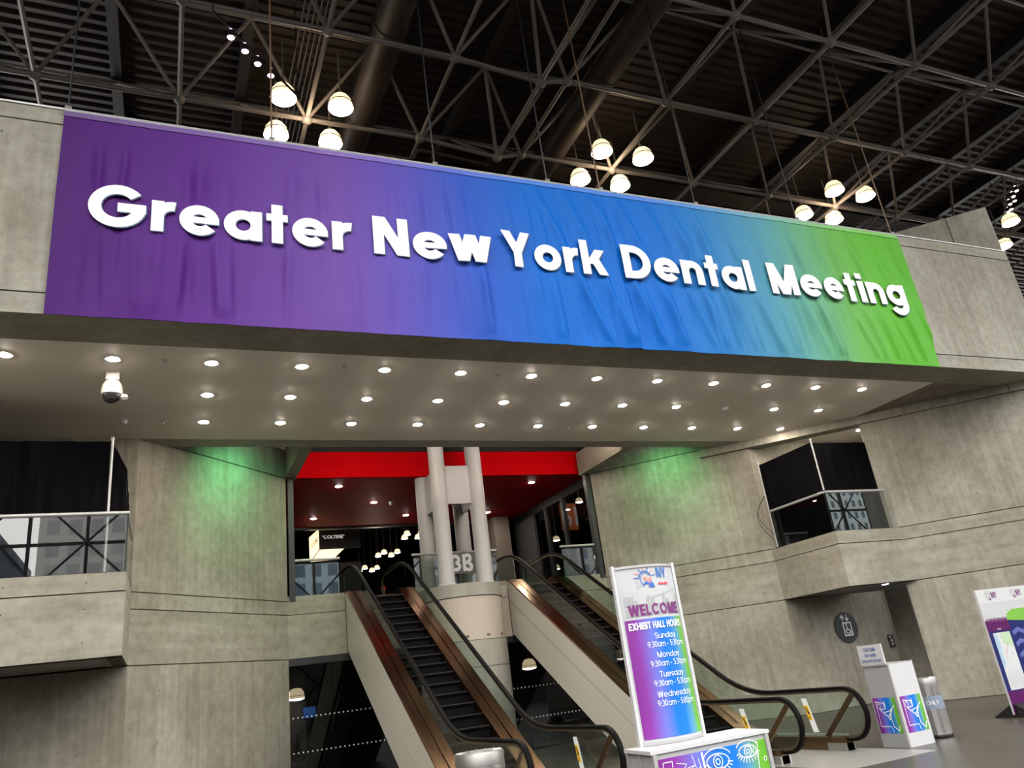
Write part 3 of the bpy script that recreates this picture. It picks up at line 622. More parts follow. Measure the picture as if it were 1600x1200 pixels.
# ================================================================== BANNER
BX0, BX1, BZ0, BZ1 = -1.70, 16.14, 7.17, 10.68
cre = []
rg = random.Random(11)
for i in range(110):
    u = rg.random(); x = BX0+.25+u*(BX1-BX0-.5)
    slope = (-.5+2.0*u)*rg.uniform(.3, 1.0) if u > .25 else rg.uniform(-.35, .45)
    cre.append((x, slope*.5, rg.uniform(.035, .11), rg.choice((-1, 1, 1))*rg.uniform(.018, .055), rg.uniform(0, .5), rg.uniform(.55, 1.25)))
for k in range(16):
    x = 6.2+k*.62; cre.append((x, rg.uniform(.5, .85), rg.uniform(.07, .13), rg.uniform(.035, .072), 0, 1.2))
def fold(x, z):
    h = (BZ1-z)/(BZ1-BZ0); y = 0
    for cx, s, wd, a, h0, h1 in cre:
        if h < h0-.15 or h > h1+.2: continue
        dx = x-(cx+s*h*1.4+.12*s*h*h)
        if abs(dx) > wd*4: continue
        e = min(1, max(0, (h-h0+.15)/.3))*min(1, max(0, (h1+.2-h)/.3))
        y += a*e*math.exp(-(dx/wd)**2)
    y += .012*math.sin(x*2.1+h*2.5)+.008*math.sin(x*4.7-h*3)
    damp = 1-.92*max(0, 1-abs(z-8.93)/.75)
    return damp*y*(.25+.75*min(1, 3.2*h))*(1 if h < .93 else max(.35, 1-(h-.93)*9))
def bsurf(x, z, off=0.0):
    h = (BZ1-z)/(BZ1-BZ0)
    return (x, YF-.075-.05*math.sin(math.pi*min(1, h))-fold(x, z)-off, z)
_gx = [BX0+.1*i for i in range(int((BX1-BX0)/.1)+1)]
_pk = [max(fold(x+.05*k, z) for k in (-1, 0, 1) for z in (8.35, 8.5, 8.65, 8.8, 8.95, 9.1, 9.25, 9.4)) for x in _gx]
_mx = [max(_pk[max(0, i-5):i+6]) for i in range(len(_pk))]
_sm = [sum(_mx[max(0, i-3):i+4])/len(_mx[max(0, i-3):i+4]) for i in range(len(_mx))]
def lsurf(x, z, off):                      # the stiff lettering spans the shallow creases
    t = min(max((x-BX0)/.1, 0), len(_sm)-1.001); i = int(t); f = _sm[i]+(_sm[i+1]-_sm[i])*(t-i)
    h = (BZ1-z)/(BZ1-BZ0); return (x, YF-.075-.05*math.sin(math.pi*min(1, h))-f-off, z)
ba = thing('banner', 'long purple to blue to green banner with white lettering across the concrete beam', 'banner', (7.2, YF-.1, BZ0))
NX, NZ = 760, 80
mb = MB(); vs = []
for j in range(NZ+1):
    for i in range(NX+1):
        h = j/NZ; xl = BX0; xr = BX1-.05*h
        p = bsurf(xl+(xr-xl)*i/NX, BZ1+(BZ0-BZ1)*h); vs.append(p)
mb.add(vs, [(j*(NX+1)+i, j*(NX+1)+i+1, (j+1)*(NX+1)+i+1, (j+1)*(NX+1)+i) for j in range(NZ) for i in range(NX)])
K = .68
stops = [(-1.7, lin(78, 20, 116, K)), (.2, lin(98, 42, 146, K)), (2.4, lin(122, 82, 178, K)), (3.4, lin(108, 90, 196, K)), (4.8, lin(58, 100, 214, K)), (6.2, lin(14, 118, 226, K)), (8.8, lin(16, 120, 226, K)), (10.2, lin(52, 140, 214, K)), (11.7, lin(92, 168, 190, K)), (12.7, lin(112, 184, 150, K)), (13.8, lin(116, 192, 92, K)), (14.8, lin(104, 194, 56, K)), (16.2, lin(96, 186, 44, K))]
stops = [(p-7.2, c) for p, c in stops]
BM = ramp_mat('banner_cloth', stops, 'X', -8.9, 9.0, .5)
BM.node_tree.nodes['Principled BSDF'].inputs['Specular IOR Level'].default_value = .14
mb.build('cloth', BM, ba, smooth=True)
BM2 = ramp_mat('banner_sleeve_lit', [(p, tuple(min(.9, v*1.15+.045) for v in c)) for p, c in stops], 'X', -8.9, 9.0, .5)  # paler copy of the cloth: light on the top sleeve put into colour
for z0, z1, nm in ((BZ1-.10, BZ1, 'top_hem'), (BZ0, BZ0+.09, 'bottom_hem')):
    mb = MB(); n = 120; vs = []
    for i in range(n+1):
        x = BX0+(BX1-BX0-.04)*i/n
        for z in (z0, z1): vs.append(bsurf(x, z, .012))
    mb.add(vs, [(2*i, 2*i+2, 2*i+3, 2*i+1) for i in range(n)]); mb.build(nm, BM if nm == 'bottom_hem' else BM2, ba, smooth=True)
MB().tube((BX0-.02, YF-.06, BZ1+.02), (BX1+.02, YF-.06, BZ1+.02), .03, 8).build('hanging_rod', ALU, ba)
# lettering printed on the cloth
for wd, xa, xb in (('Greater', -1.27, 2.63), ('New', 3.00, 5.12), ('York', 5.38, 7.50), ('Dental', 7.90, 11.10), ('Meeting', 11.55, 15.56)):
    polys, W = text2d(wd, .222, .085); k = (xb-xa)/W
    for nm, off, dx, dz, mt in (('letter_shadow', .003, .016, -.014, pm('banner_shadow_ink', (.03, .06, .16), .5)), ('lettering', .009, 0, 0, INKW)):
        bm = bmesh.new()
        for qi, q in polys:
            bm.faces.new([bm.verts.new((xa+x*k+dx, qi*.0012, 8.625+y*.745+dz)) for x, y in q])
        x = xa
        for ax, lo, hi, st in (('x', xa, xb+.1, .05), ('z', 8.3, 9.5, .12)):
            v = lo
            while v < hi:
                bmesh.ops.bisect_plane(bm, geom=bm.verts[:]+bm.edges[:]+bm.faces[:], plane_co=(v, 0, 0) if ax == 'x' else (0, 0, v), plane_no=(1, 0, 0) if ax == 'x' else (0, 0, 1)); v += st
        m_ = MB(); bm.verts.index_update()
        m_.add([lsurf(v.co.x, v.co.z, off+v.co.y) for v in bm.verts], [tuple(v.index for v in f.verts) for f in bm.faces]); bm.free()
        o = m_.build(nm, mt, ba)
# ================================================================== ESCALATORS
TAN = 4.05/7.015
YBEND = 12.89
def smooth_path(pts, rad):
    out = [Vector(pts[0])]
    for i in range(1, len(pts)-1):
        p, a, b = Vector(pts[i]), Vector(pts[i-1]), Vector(pts[i+1])
        da = (a-p); db = (b-p); l = min(rad, da.length*.45, db.length*.45); s_, e_ = p+da.normalized()*l, p+db.normalized()*l
        for k in range(7):
            t = k/6; out.append((1-t)**2*s_+2*t*(1-t)*p+t*t*e_)
    out.append(Vector(pts[-1])); return out
def profile(z0):                       # (y,z) line lower flat - incline - upper flat for a level z0 above the floors
    dz = .92-z0; yb = YBEND+0
    return lambda y: min(max(z0, z0+(y-(YBEND-(dz-dz)))*TAN), z0+UP)
def inc(dv, lo, hi):                   # incline dv (vertical) below the handrail line, with lower / upper stops
    return lambda y: min(max(lo, .92-dv+(y-YBEND)*TAN), hi)
DECKZ = inc(.72, .22, UP+.22)
RAILZ = inc(0, .92, UP+.92)
def escalator(xl, xr, label, stickers):
    o = thing('escalator', label, 'escalator', ((xl+xr)/2, 11, 0))
    # cladding outside
    for sgn, x in ((-1, xl-.20), (1, xr+.20)):
        th = .03*sgn
        up_ = [(10.75, 0), (10.75, .22), (12.93, .22), (19.94, 4.27), (21.6, 4.27), (21.6, 4.06), (20.07, 4.06), (20.07, 3.77), (13.55, 0)]
        lo_ = [(13.58, 0), (20.07, 3.745), (20.07, 2.84), (20.0, 2.84), (15.1, 0)]
        for q in (up_, lo_): MB().prism([(x, a, b) for a, b in q], (-th, 0, 0)).build('side_panel', WHITEP, o)
        MB().prism([(x-.006*sgn, 13.5, 0), (x-.006*sgn, 20.07, 3.79), (x-.006*sgn, 20.07, 3.70), (x-.006*sgn, 13.66, 0)], (-.02*sgn, 0, 0)).build('seam', JOINT, o)
    MB().prism([(xl-.18, 15.12, .01), (xl-.18, 19.99, 2.85), (xl-.18, 20.05, 2.85), (xl-.18, 20.05, 2.91), (xl-.18, 19.95, 2.91), (xl-.18, 15.09, .06)], (xr-xl+.36, 0, 0)).build('underside', GREYP, o)
    # bronze decks: outer strip, gap, strip next to glass, inner strip, skirt
    ys = [12.5, 12.7, 12.93]+[12.93+(19.94-12.93)*i/10 for i in range(1, 11)]+[20.5, 21.9]
    def deck(a, b, dz, mat, nm, y0=None):
        yy = [v for v in ys if y0 is None or v >= y0]; vs = [(x, v, DECKZ(v)+dz) for v in yy for x in (a, b)]; n = len(yy)
        top = [(2*i, 2*i+1, 2*i+3, 2*i+2) for i in range(n-1)]
        vs2 = [(x, y_, z_-.05) for x, y_, z_ in vs]; m2 = 2*n
        sidef = [(2*i, 2*i+2, 2*i+2+m2, 2*i+m2) for i in range(n-1)]+[(2*i+1, 2*i+3, 2*i+3+m2, 2*i+1+m2) for i in range(n-1)]+[(0, 1, 1+m2, m2), (m2-2, m2-1, 2*m2-1, 2*m2-2)]
        MB().add(vs+vs2, top+sidef).build(nm, mat, o)
    for sgn, g, lab in ((-1, xl, 'left'), (1, xr, 'right')):
        e = g+sgn*.205
        deck(min(e, g+sgn*.012), max(e, g+sgn*.012), .004, COPPER, 'outer_deck')
        i0 = g-sgn*.012; i1 = g-sgn*.19
        deck(min(i0, i1), max(i0, i1), .0, COPPER, 'inner_deck')
        # skirt
        yy = [12.5, 12.93]+[12.93+7.01*i/8 for i in range(1, 9)]+[20.5, 21.9]
        vs = [(i1+sgn*.004, v, z) for v in yy for z in (DECKZ(v)+.002, max(.0, DECKZ(v)-.5))]
        MB().add(vs, [(2*i, 2*i+1, 2*i+3, 2*i+2) for i in range(len(yy)-1)]).build('skirt', COPPER, o)
        # deck nose
        for a, b in ((g+sgn*.02, e), (i1, i0)):
            MB().tube((a, 12.5, DECKZ(12.5)-.04), (b, 12.5, DECKZ(12.5)-.04), .05, 10).build('deck_nose', COPPER, o)
        # low base under the newel glass
        MB().box(g-.07, g+.07, 10.55, 12.5, 0, .20).build('newel_base', BRONZE, o)
        MB().box(g-.10, g+.10, 10.55, 10.95, 0, .12).build('rail_inlet', CHROME, o)
        # glass
        def zt(y):
            if y < 10.42: return .55+math.sqrt(max(0, .36**2-(10.42-y)**2))
            if y > 22.0: return UP+.55+math.sqrt(max(0, .36**2-(y-22.0)**2))
            return RAILZ(y)-.015
        def zb(y):
            if y < 10.42: return .55-math.sqrt(max(0, .34**2-(10.42-y)**2))
            if y > 22.0: return UP+.55-math.sqrt(max(0, .34**2-(y-22.0)**2))
            return DECKZ(y) if y > 12.5 else .20
        cuts = [10.07, 11.0, 12.3]+[12.3+7.6*i/6 for i in range(1, 7)]+[21.1, 22.35]
        for a, b in zip(cuts, cuts[1:]):
            yy = sorted(set([a+.006+(b-a-.012)*i/6 for i in range(7)]+[v for v in (YBEND, 19.905, 10.42, 12.51, 19.94, 22.0) if a < v < b]+([12.93] if a < 12.93 < b else [])))
            poly = [(g-.006, y_, zt(y_)) for y_ in yy]+[(g-.006, y_, zb(y_)) for y_ in reversed(yy)]
            MB().prism(poly, (.012, 0, 0)).build('glass_panel', GLASSE, o)
        # handrail and its guide
        lo_arc = [(10.42-.37*math.cos(t), .55+.37*math.sin(t)) for t in [math.radians(-90+180*i/12) for i in range(13)]]
        hi_arc = [(22.0+.37*math.cos(t), UP+.55-.37*math.sin(t)) for t in [math.radians(-90+180*i/12) for i in range(13)]]
        mid = smooth_path([(10.42, .92), (YBEND, .92), (19.905, UP+.92), (22.0, UP+.92)], .75)
        yz = [(10.72, .16)]+lo_arc[:-1]+[tuple(v) for v in mid][0:]+hi_arc[1:]+[(21.7, UP+.18)]
        pr = [(-.042, .0), (-.042, .022), (-.028, .036), (.028, .036), (.042, .022), (.042, 0), (.03, -.014), (-.03, -.014)]
        MB().sweep([(g, a, b) for a, b in yz], pr, (-1, 0, 0)).build('handrail', BLACK, o, smooth=True)
        pr2 = [(-.016, -.014), (.016, -.014), (.016, -.05), (-.016, -.05)]
        MB().sweep([(g, a, b) for a, b in yz], pr2, (-1, 0, 0)).build('handrail_guide', pm('brass_guide', (.16, .14, .10), .4, .8), o)
        MB().prism([(g-.012, 10.22, .80), (g-.012, 10.30, .84), (g-.012, 11.05, .22), (g-.012, 10.95, .20)], (.024, 0, 0)).build('reflection_bar', BRONZE, o)  # bar standing in for a dark reflection in the newel glass
    # steps
    x0, x1 = xl+.20, xr-.20; first = None; run = .354; rise = run*TAN
    tread = MB().box(x0, x1, 0, run, -.03, 0).add([(x0, 0, 0), (x1, 0, 0), (x1, .035, -.08), (x0, .035, -.08), (x1, .02, -rise), (x0, .02, -rise)], [(0, 1, 2, 3), (3, 2, 4, 5)])
    edge = MB().box(x0, x1, -.004, .03, -.012, .004)
    for k in range(0, 20):
        y = YBEND+.05+k*run; z = (k+1)*rise-.02
        p = (x0, y, z)
        if first is None:
            a = tread.build('step', STEP, o); b = edge.build('nosing', STEPE, a)
            for q in (a,): 
                q.data.transform(Matrix.Translation(Vector(ROOT[o.name][0])))
            b.data.transform(Matrix.Translation(Vector(ROOT[o.name][0])))
            a.location = Vector((0, y, z))-Vector(ROOT[o.name][0]); b.location = (0, 0, 0); first = (a, b)
        else:
            a = first[0].copy(); COL.objects.link(a); a.parent = o; a.location = Vector((0, y, z))-Vector(ROOT[o.name][0])
            b = first[1].copy(); COL.objects.link(b); b.parent = a; b.location = (0, 0, 0)
    MB().box(x0, x1, 11.9, 12.95, -.02, .012).build('comb_plate', CHROME, o)
    MB().box(xl-.22, xr+.22, 9.15, 11.9, -.02, .008).build('landing_plate', pm('landing_steel', (.42, .41, .39), .35, .6), o)
    MB().box(x0, x1, 20.0, 22.4, UP-.02, UP+.012).build('landing_plate', CHROME, o)
    MB().box(xl-.19, xr+.19, 20.1, 21.5, UP-1.2, UP-.03).build('truss_end', DARK, o)
    for g, sd in stickers:
        f = g+sd*.012
        s_ = MB().prism([(f, 11.17, .27), (f, 11.29, .27), (f, 11.42, .80), (f, 11.30, .80)], (sd*.004, 0, 0)).build('caution_strip', INKW, o)
        f2 = g+sd*.018
        y_ = MB().prism([(f2, 11.245, .46), (f2, 11.335, .46), (f2, 11.385, .69), (f2, 11.295, .69)], (sd*.002, 0, 0)).build('caution_label', YEL, s_)
        mb = MB(); f3 = g+sd*.0215
        for a, b, c_, d_ in ((11.28, .55, .04, .05), (11.31, .60, .03, .05), (11.33, .645, .05, .015), (11.275, .50, .045, .012), (11.285, .475, .04, .01)):
            mb.add([(f3, a, b), (f3, a+c_, b), (f3, a+c_+.01, b+d_), (f3, a+.01, b+d_)], [(0, 1, 2, 3)])
        mb.build('caution_marks', INKK, s_)['kind'] = 'stuff'
    return o
L1, L2 = 4.294, 5.621; R1, R2 = 2*X0-L2, 2*X0-L1
escalator(L1, L2, 'left escalator with black handrails and bronze decks rising to the red ceilinged hall', [(L2, -1)])
escalator(R1, R2, 'right escalator behind the welcome tower, bronze decks and cream side panels', [(R1, -1), (R2, -1)])

# ================================================================== GUARD RAILS, DRAPES, POLES
def rail(name, label, segs, z0, z1, cap=True, posts=()):
    o = thing(name, label, 'railing', (*segs[0][0], z0))
    for p, q in segs:
        p = Vector((*p, 0)); q = Vector((*q, 0)); d = (q-p).normalized(); L = (q-p).length; n = max(1, round(L/2.6)); nn = Vector((-d.y, d.x, 0))*.006
        for i in range(n):
            a = p+d*(L*i/n+.008); b = p+d*(L*(i+1)/n-.008)
            MB().prism([a-nn+Vector((0, 0, z0)), b-nn+Vector((0, 0, z0)), b-nn+Vector((0, 0, z1-.02)), a-nn+Vector((0, 0, z1-.02))], nn*2).build('glass_pane', GLASS, o)
        MB().tube(p-d*.03+Vector((0, 0, z1)), q+d*.03+Vector((0, 0, z1)), .035, 10).build('handrail', ALU, o, smooth=True)
    for x, y in posts: MB().box(x-.02, x+.02, y-.02, y+.02, z0, z1).build('post', BLKM, o)
    return o
rail('glass_railing', 'glass guard rail with steel handrail on the left concrete bay', [((-5.6, YB+.03), (CL-.03, YB+.03)), ((CL-.03, YB+.06), (CL-.03, YC-.25))], ZT, 5.13, posts=((CL-.03, YB+.05),))
rail('glass_railing', 'glass guard rail with steel handrail on the right concrete bay', [((CR+.03, YC-.25), (CR+.03, YB+.06)), ((CR+.03, YB+.03), (ER-.25, YB+.03))], ZT, 5.13)
rail('glass_railing', 'upper hall glass railing between left jamb and left escalator', [((XL+.2, YJ+.1), (3.98, YJ+.1))], 4.27, 5.15)
rail('glass_railing', 'upper hall glass railing behind the grey columns between the escalators', [((5.98, 20.30), (8.36, 20.30))], 4.16, 5.15)
rail('glass_railing', 'upper hall glass railing between right escalator and right jamb', [((10.36, YJ+.1), (XR-.2, YJ+.1))], 4.27, 5.13)
def drape_sheet(pa, pb, z0a, z1a, z1b, amp=.035, seedv=1):
    rr = random.Random(seedv); pa = Vector((*pa, 0)); pb = Vector((*pb, 0)); d = (pb-pa); L = d.length; d /= L; nn = Vector((-d.y, d.x, 0)); n = int(L/.035); m = 14; vs = []
    ph = [rr.uniform(0, 6) for _ in range(3)]
    for j in range(m+1):
        for i in range(n+1):
            u = i/n; zt = z1a+(z1b-z1a)*u; z = zt+(z0a-zt)*j/m; f = j/m
            off = amp*(.35+.65*f)*(math.sin(u*L*13+ph[0]+.4*math.sin(f*3+u*5))+.5*math.sin(u*L*5.3+ph[1]))
            vs.append(pa+d*(u*L)+nn*off+Vector((0, 0, z)))
    return MB().add(vs, [(j*(n+1)+i, j*(n+1)+i+1, (j+1)*(n+1)+i+1, (j+1)*(n+1)+i) for j in range(m) for i in range(n)])
dl_ = thing('drape', 'black cloth drape closing off the left concrete bay', 'curtain', (-3, YB+.2, UP))
drape_sheet((-5.8, YB+.17), (-.97, YB+.17), ZB+1.0, 6.47, 6.45, seedv=3).build('front_cloth', DRAPE, dl_, smooth=True)
drape_sheet((-.97, YB+.17), (CL-.08, YB+.25), ZB+1.0, 6.45, 5.95, .02, seedv=4).build('corner_cloth', DRAPE, dl_, smooth=True)
drape_sheet((CL-.08, YB+.25), (CL-.10, YC-.05), ZB+1.0, 5.95, 5.6, .02, seedv=5).build('side_cloth', DRAPE, dl_, smooth=True)
dr_ = thing('drape', 'black cloth drape boxing in the right concrete bay', 'curtain', (15.2, YB+.3, UP))
drape_sheet((CR+.07, YC-.2), (CR+.06, YB+.12), ZB+1.0, 6.45, 6.45, .012, seedv=6).build('side_cloth', DRAPE, dr_, smooth=True)
drape_sheet((CR+.06, YB+.12), (ER-.1, YB+.22), ZB+1.0, 6.45, 6.5, .02, seedv=7).build('front_cloth', DRAPE, dr_, smooth=True)
def pole(x, y, z0, z1, label, r=.022):
    o = thing('drape_pole', label, 'pole', (x, y, z0))
    MB().tube((x, y, z0), (x, y, z1), r, 10).build('tube', ALU, o, smooth=True); MB().tube((x, y, z1), (x, y, z1+.05), r*1.5, 10).build('top_cap', WHITE, o)
    MB().lathe([(0, 0), (.045, 0), (.045, .015), (0, .02)], (x, y, z0), 16).build('foot_plate', BLKM, o)
pole(-.97, YB+.10, ZT, 6.45, 'white upright drape pole on the left bay')
pole(CR+.02, YC-.21, ZT, 6.47, 'white drape pole at the back corner of the right bay')
pole(CR+.03, YB+.03, 5.16, 6.48, 'white drape pole at the front corner of the right bay')
wc = thing('cable_loop', 'thin dark cable loop hanging beside the right bay drape', 'cable', (14.85, 16.5, 4.3))
for k, (dx, zz) in enumerate(((0, 4.35), (.05, 4.55))):
    MB().sweep([(14.93-dx*.3-.30*math.sin(math.pi*t)*(1-.2*k), 16.55+.12*math.sin(math.pi*t), 5.55+(zz-5.55)*t) for t in [i/14 for i in range(15)]], [(.008*math.cos(a), .008*math.sin(a)) for a in [i*math.pi/3 for i in range(6)]], (0, 1, 0)).build('wire', BLKM, wc)

# ================================================================== WELCOME COUNTER AND TOWER
GRAD = [(0, lin(140, 40, 150, 1)), (.16, lin(150, 60, 175)), (.36, lin(120, 130, 235)), (.52, lin(20, 125, 235)), (.68, lin(15, 130, 235)), (.80, lin(95, 170, 205)), (.90, lin(120, 195, 60)), (1, lin(95, 180, 20))]
def grad(name, x0, x1, axis='X'): return ramp_mat(name, sorted([(x0+(x1-x0)*p, c) for p, c in [(a, tuple(v*.68 for v in b)) for a, b in GRAD]]), axis, min(x0, x1)-.001, max(x0, x1)+.001, .4)
co = thing('welcome_counter', 'white topped reception counter with a purple to green printed front', 'counter', (4.25, 6.3, 0))
a_, b_, c2, d2 = (3.61, 5.99), (4.90, 6.08), (4.93, 6.60), (3.66, 6.50)
def inset(p, k): cx, cy = 4.27, 6.29; return (p[0]+(cx-p[0])*k, p[1]+(cy-p[1])*k)
MB().prism([(*p, .972) for p in (a_, b_, c2, d2)], (0, 0, .028)).build('counter_top', WHITE, co)
I = [inset(p, .06) for p in (a_, b_, c2, d2)]
MB().prism([(*p, .02) for p in I], (0, 0, .95)).build('carcass', GREYP, co)
for p in I[:2]+[I[3]]: MB().box(p[0]-.018, p[0]+.018, p[1]-.018, p[1]+.018, 0, .97).build('corner_post', ALU, co)
mp = ((I[0][0]+I[3][0])/2, (I[0][1]+I[3][1])/2); MB().box(mp[0]-.016, mp[0]+.012, mp[1]-.016, mp[1]+.016, 0, .97).build('corner_post', ALU, co)
fx = Vector((I[1][0]-I[0][0], I[1][1]-I[0][1], 0)); FL = fx.length; fx /= FL; fn = Vector((fx.y, -fx.x, 0)); f0 = Vector((*I[0], 0))
def cf(u, v, off=.010): return tuple(f0+fx*u+fn*off+Vector((0, 0, v)))
pan = MB().prism([cf(.03, .05, .002), cf(FL-.03, .05, .002), cf(FL-.03, .93, .002), cf(.03, .93, .002)], fn*.006)
pan.build('front_graphic', grad('counter_gradient', I[0][0]-4.25, I[1][0]-4.25), co)
mb = MB(); F = lambda x, y: cf(x, y, .0105)
eye = lambda cx, cy, k: [arc(cx, cy, .11*k, .055*k, 0, 180), arc(cx, cy, .11*k, .05*k, 180, 360), arc(cx, cy, .045*k, .045*k, 0, 360), arc(cx, cy, .02*k, .02*k, 0, 360), arc(cx, cy+.02, .14*k, .075*k, 20, 160)]
for cx, cy, k in ((.63, .83, 1.1), (.97, .86, .9)):
    for pl in eye(cx, cy, k): line_art(pl, .008, F, mb)
    for i in range(11):
        t = math.radians(190+16*i); line_art([(cx+.10*k*math.cos(t), cy+.05*k*math.sin(t)), (cx+.145*k*math.cos(t), cy+.095*k*math.sin(t))], .008, F, mb)
for o_ in (0, .02, .04): line_art([(.47+o_*.3, .92), (.48+o_*.3, .75+o_*.2), (.50+o_*.3, .72+o_*.2), (.72, .72+o_*.2), (.78-o_*.4, .68), (.83-o_*.5, .40), (.86-o_*.5, .08)], .007, F, mb)
line_art([(.02, .62), (.06, .85), (.07, .90), (.16, .90), (.15, .60), (.13, .58), (.11, .72), (.06, .72), (.05, .55)], .006, F, mb); line_art([(.08, .80), (.15, .80)], .006, F, mb)
line_art([(.20, .88), (.30, .86), (.26, .82), (.38, .84), (.30, .78), (.46, .77), (.34, .73), (.48, .70), (.33, .66), (.45, .60), (.30, .55), (.42, .45), (.31, .38), (.40, .25), (.32, .12)], .005, F, mb)
line_art([(.37, .92), (.40, .80), (.44, .82), (.47, .70), (.52, .62), (.58, .50), (.60, .40)], .005, F, mb); line_art([(.43, .88), (.46, .74), (.56, .68), (.62, .60)], .005, F, mb); line_art([(.46, .74), (.50, .58), (.47, .45)], .005, F, mb)
for k in range(5): line_art([(.56+k*.022, .50+.008*k), (.585+k*.022, .38+.008*k)], .012, F, mb)
line_art([(.54, .52), (.67, .56), (.70, .42), (.57, .37), (.54, .52)], .006, F, mb)
line_art([(1.09, .92), (1.06, .70), (1.10, .55), (1.16, .50), (1.18, .60), (1.10, .52), (1.02, .48), (1.0, .45), (1.08, .30), (1.05, .15)], .008, F, mb)
line_art([(.99, .70), (1.0, .48), (1.05, .48), (1.03, .70), (.99, .70)], .008, F, mb); line_art(arc(1.15, .78, .017, .017, 0, 360, 8), .006, F, mb)
line_art([(1.0, .92), (1.03, .84), (1.05, .90)], .006, F, mb)
mb.build('line_drawing', INKW, co)
# tower: bowed display standing on the back of the counter
to = thing('welcome_tower', 'tall bowed white display tower reading WELCOME and exhibit hall hours', 'sign', (4.14, 6.4, 1.0))
TX0, TX1, TY = 3.79, 4.45, 6.42
TCX, TW = (TX0+TX1)/2, (TX1-TX0)
def tower(u, z, off=0.0):                  # u 0..TW across the bowed face
    s_ = (u-TW/2)/(TW/2); x = TX0+u; y = TY-.11*(1-s_*s_)
    nx, ny = .66*s_, -1; l = math.hypot(nx, ny); return (x+nx/l*off, y+ny/l*off, z)
n = 20
mb = MB(); vs = [tower(TW*i/n, z) for i in range(n+1) for z in (1.002, 2.52)]; mb.add(vs, [(2*i, 2*i+2, 2*i+3, 2*i+1) for i in range(n)])
back = [(TX1, TY, 1.002), (TX1, TY, 2.52), (TX0, TY, 1.002), (TX0, TY, 2.52)]; k_ = len(mb.v); mb.add(back, [(0, 2, 3, 1)])
cap = [tower(TW*i/n, 2.52) for i in range(n+1)]; mb.add(cap, [tuple(range(n+1))]); cap = [tower(TW*i/n, 1.002) for i in range(n+1)]; mb.add(cap, [tuple(range(n+1))])
mb.build('body', pm('tower_white', (.47, .48, .51), .3), to)
def band(z0, z1, u0, u1, off, mat, nm):
    m_ = MB(); vs = [tower(u0+(u1-u0)*i/n, z, off) for i in range(n+1) for z in (z0, z1)]; m_.add(vs, [(2*i, 2*i+2, 2*i+3, 2*i+1) for i in range(n)]); return m_.build(nm, mat, to)
for z, nm in ((2.505, 'top_cap'), (1.004, 'foot_trim')):
    m_ = MB(); vs = [tower(TW*i/n, zz, .012) for i in range(n+1) for zz in (z, z+.022)]; m_.add(vs, [(2*i, 2*i+2, 2*i+3, 2*i+1) for i in range(n)]); m_.build(nm, ALU, to)
MB().box(TX1-.012, TX1+.016, TY-.02, TY+.02, 1.0, 2.54).build('side_rail', WHITE, to); MB().box(TX0-.016, TX0+.012, TY-.02, TY+.02, 1.0, 2.54).build('side_rail', WHITE, to)
band(1.05, 2.045, .03, TW-.03, .003, grad('tower_gradient', TX0-4.14, TX1-4.14), 'gradient_print')
band(2.045, 2.30, .03, TW-.03, .003, LIGHTG, 'photo_strip')
TF = lambda x, z: tower(x, z, .006)
m_ = MB()                                   # bridge and skyline in greys
def tq(q): m_.add([TF(*p) for p in q], [tuple(range(len(q)))])
for i in range(14):
    x = .05+i*.042; tq([(x, 2.07), (x+.03, 2.07), (x+.03, 2.14+.035*((i*7) % 4)), (x, 2.14+.035*((i*7) % 4))])
tq([(.05, 2.16), (.13, 2.16), (.13, 2.25), (.05, 2.25)]); tq([(.10, 2.18), (.60, 2.29), (.60, 2.285), (.30, 2.19), (.10, 2.16)])
for i in range(5): tq([(.25+.07*i, 2.20+.018*i), (.32+.07*i, 2.218+.018*i), (.32+.07*i, 2.238+.014*i), (.25+.07*i, 2.222+.014*i)])
m_.build('skyline_print', pm('silver_print', (.33, .34, .355), .5), to)
tf = lambda x0, z0, off=.008: (lambda u, v: tower(x0+u, z0+v, off))
text('WELCOME', .10, .22, tf(.075, 2.075), 'welcome_lettering', INKP, to, width=.53)
text('EXHIBIT HALL HOURS', .062, .19, tf(.055, 1.955), 'heading_lettering', INKW, to, width=.55, gap=.08)
for k, (dname, hrs) in enumerate((('Sunday', '9:30am - 5:30pm'), ('Monday', '9:30am - 5:30pm'), ('Tuesday', '9:30am - 5:30pm'), ('Wednesday', '9:30am - 5:00pm'))):
    z = 1.865-k*.164
    text(dname, .05, .115, tf(.38, z), 'day_lettering', INKW, to, align='c', gap=.12)
    text(hrs, .05, .115, tf(.185, z-.072), 'hours_lettering', INKW, to, width=.40, gap=.12)
# crowned head emblem, NY and a red strip
m1, m2, m3 = MB(), MB(), MB()
HX, HZ = .275, 2.405
line_art(arc(HX, HZ, .06, .062, 20, 170), .010, TF, m1); line_art(arc(HX, HZ, .045, .047, 30, 160), .006, TF, m1)
for i in range(7):
    t = math.radians(15+i*27); (line_art([(HX+.068*math.cos(t), HZ+.07*math.sin(t)), (HX+.11*math.cos(t), HZ+.10*math.sin(t))], .008, TF, m2 if i % 2 else m1))
line_art([(HX-.055, HZ+.02), (HX-.05, HZ-.03), (HX-.02, HZ-.075)], .008, TF, m1)
for q in ([(HX+.02, HZ-.085), (HX+.09, HZ-.09), (HX+.06, HZ-.02), (HX+.04, HZ-.03)], [(HX-.03, HZ-.06), (HX+.03, HZ-.055), (HX+.02, HZ-.035), (HX-.01, HZ-.035)]): m1.add([TF(*p) for p in q], [(0, 1, 2, 3)])
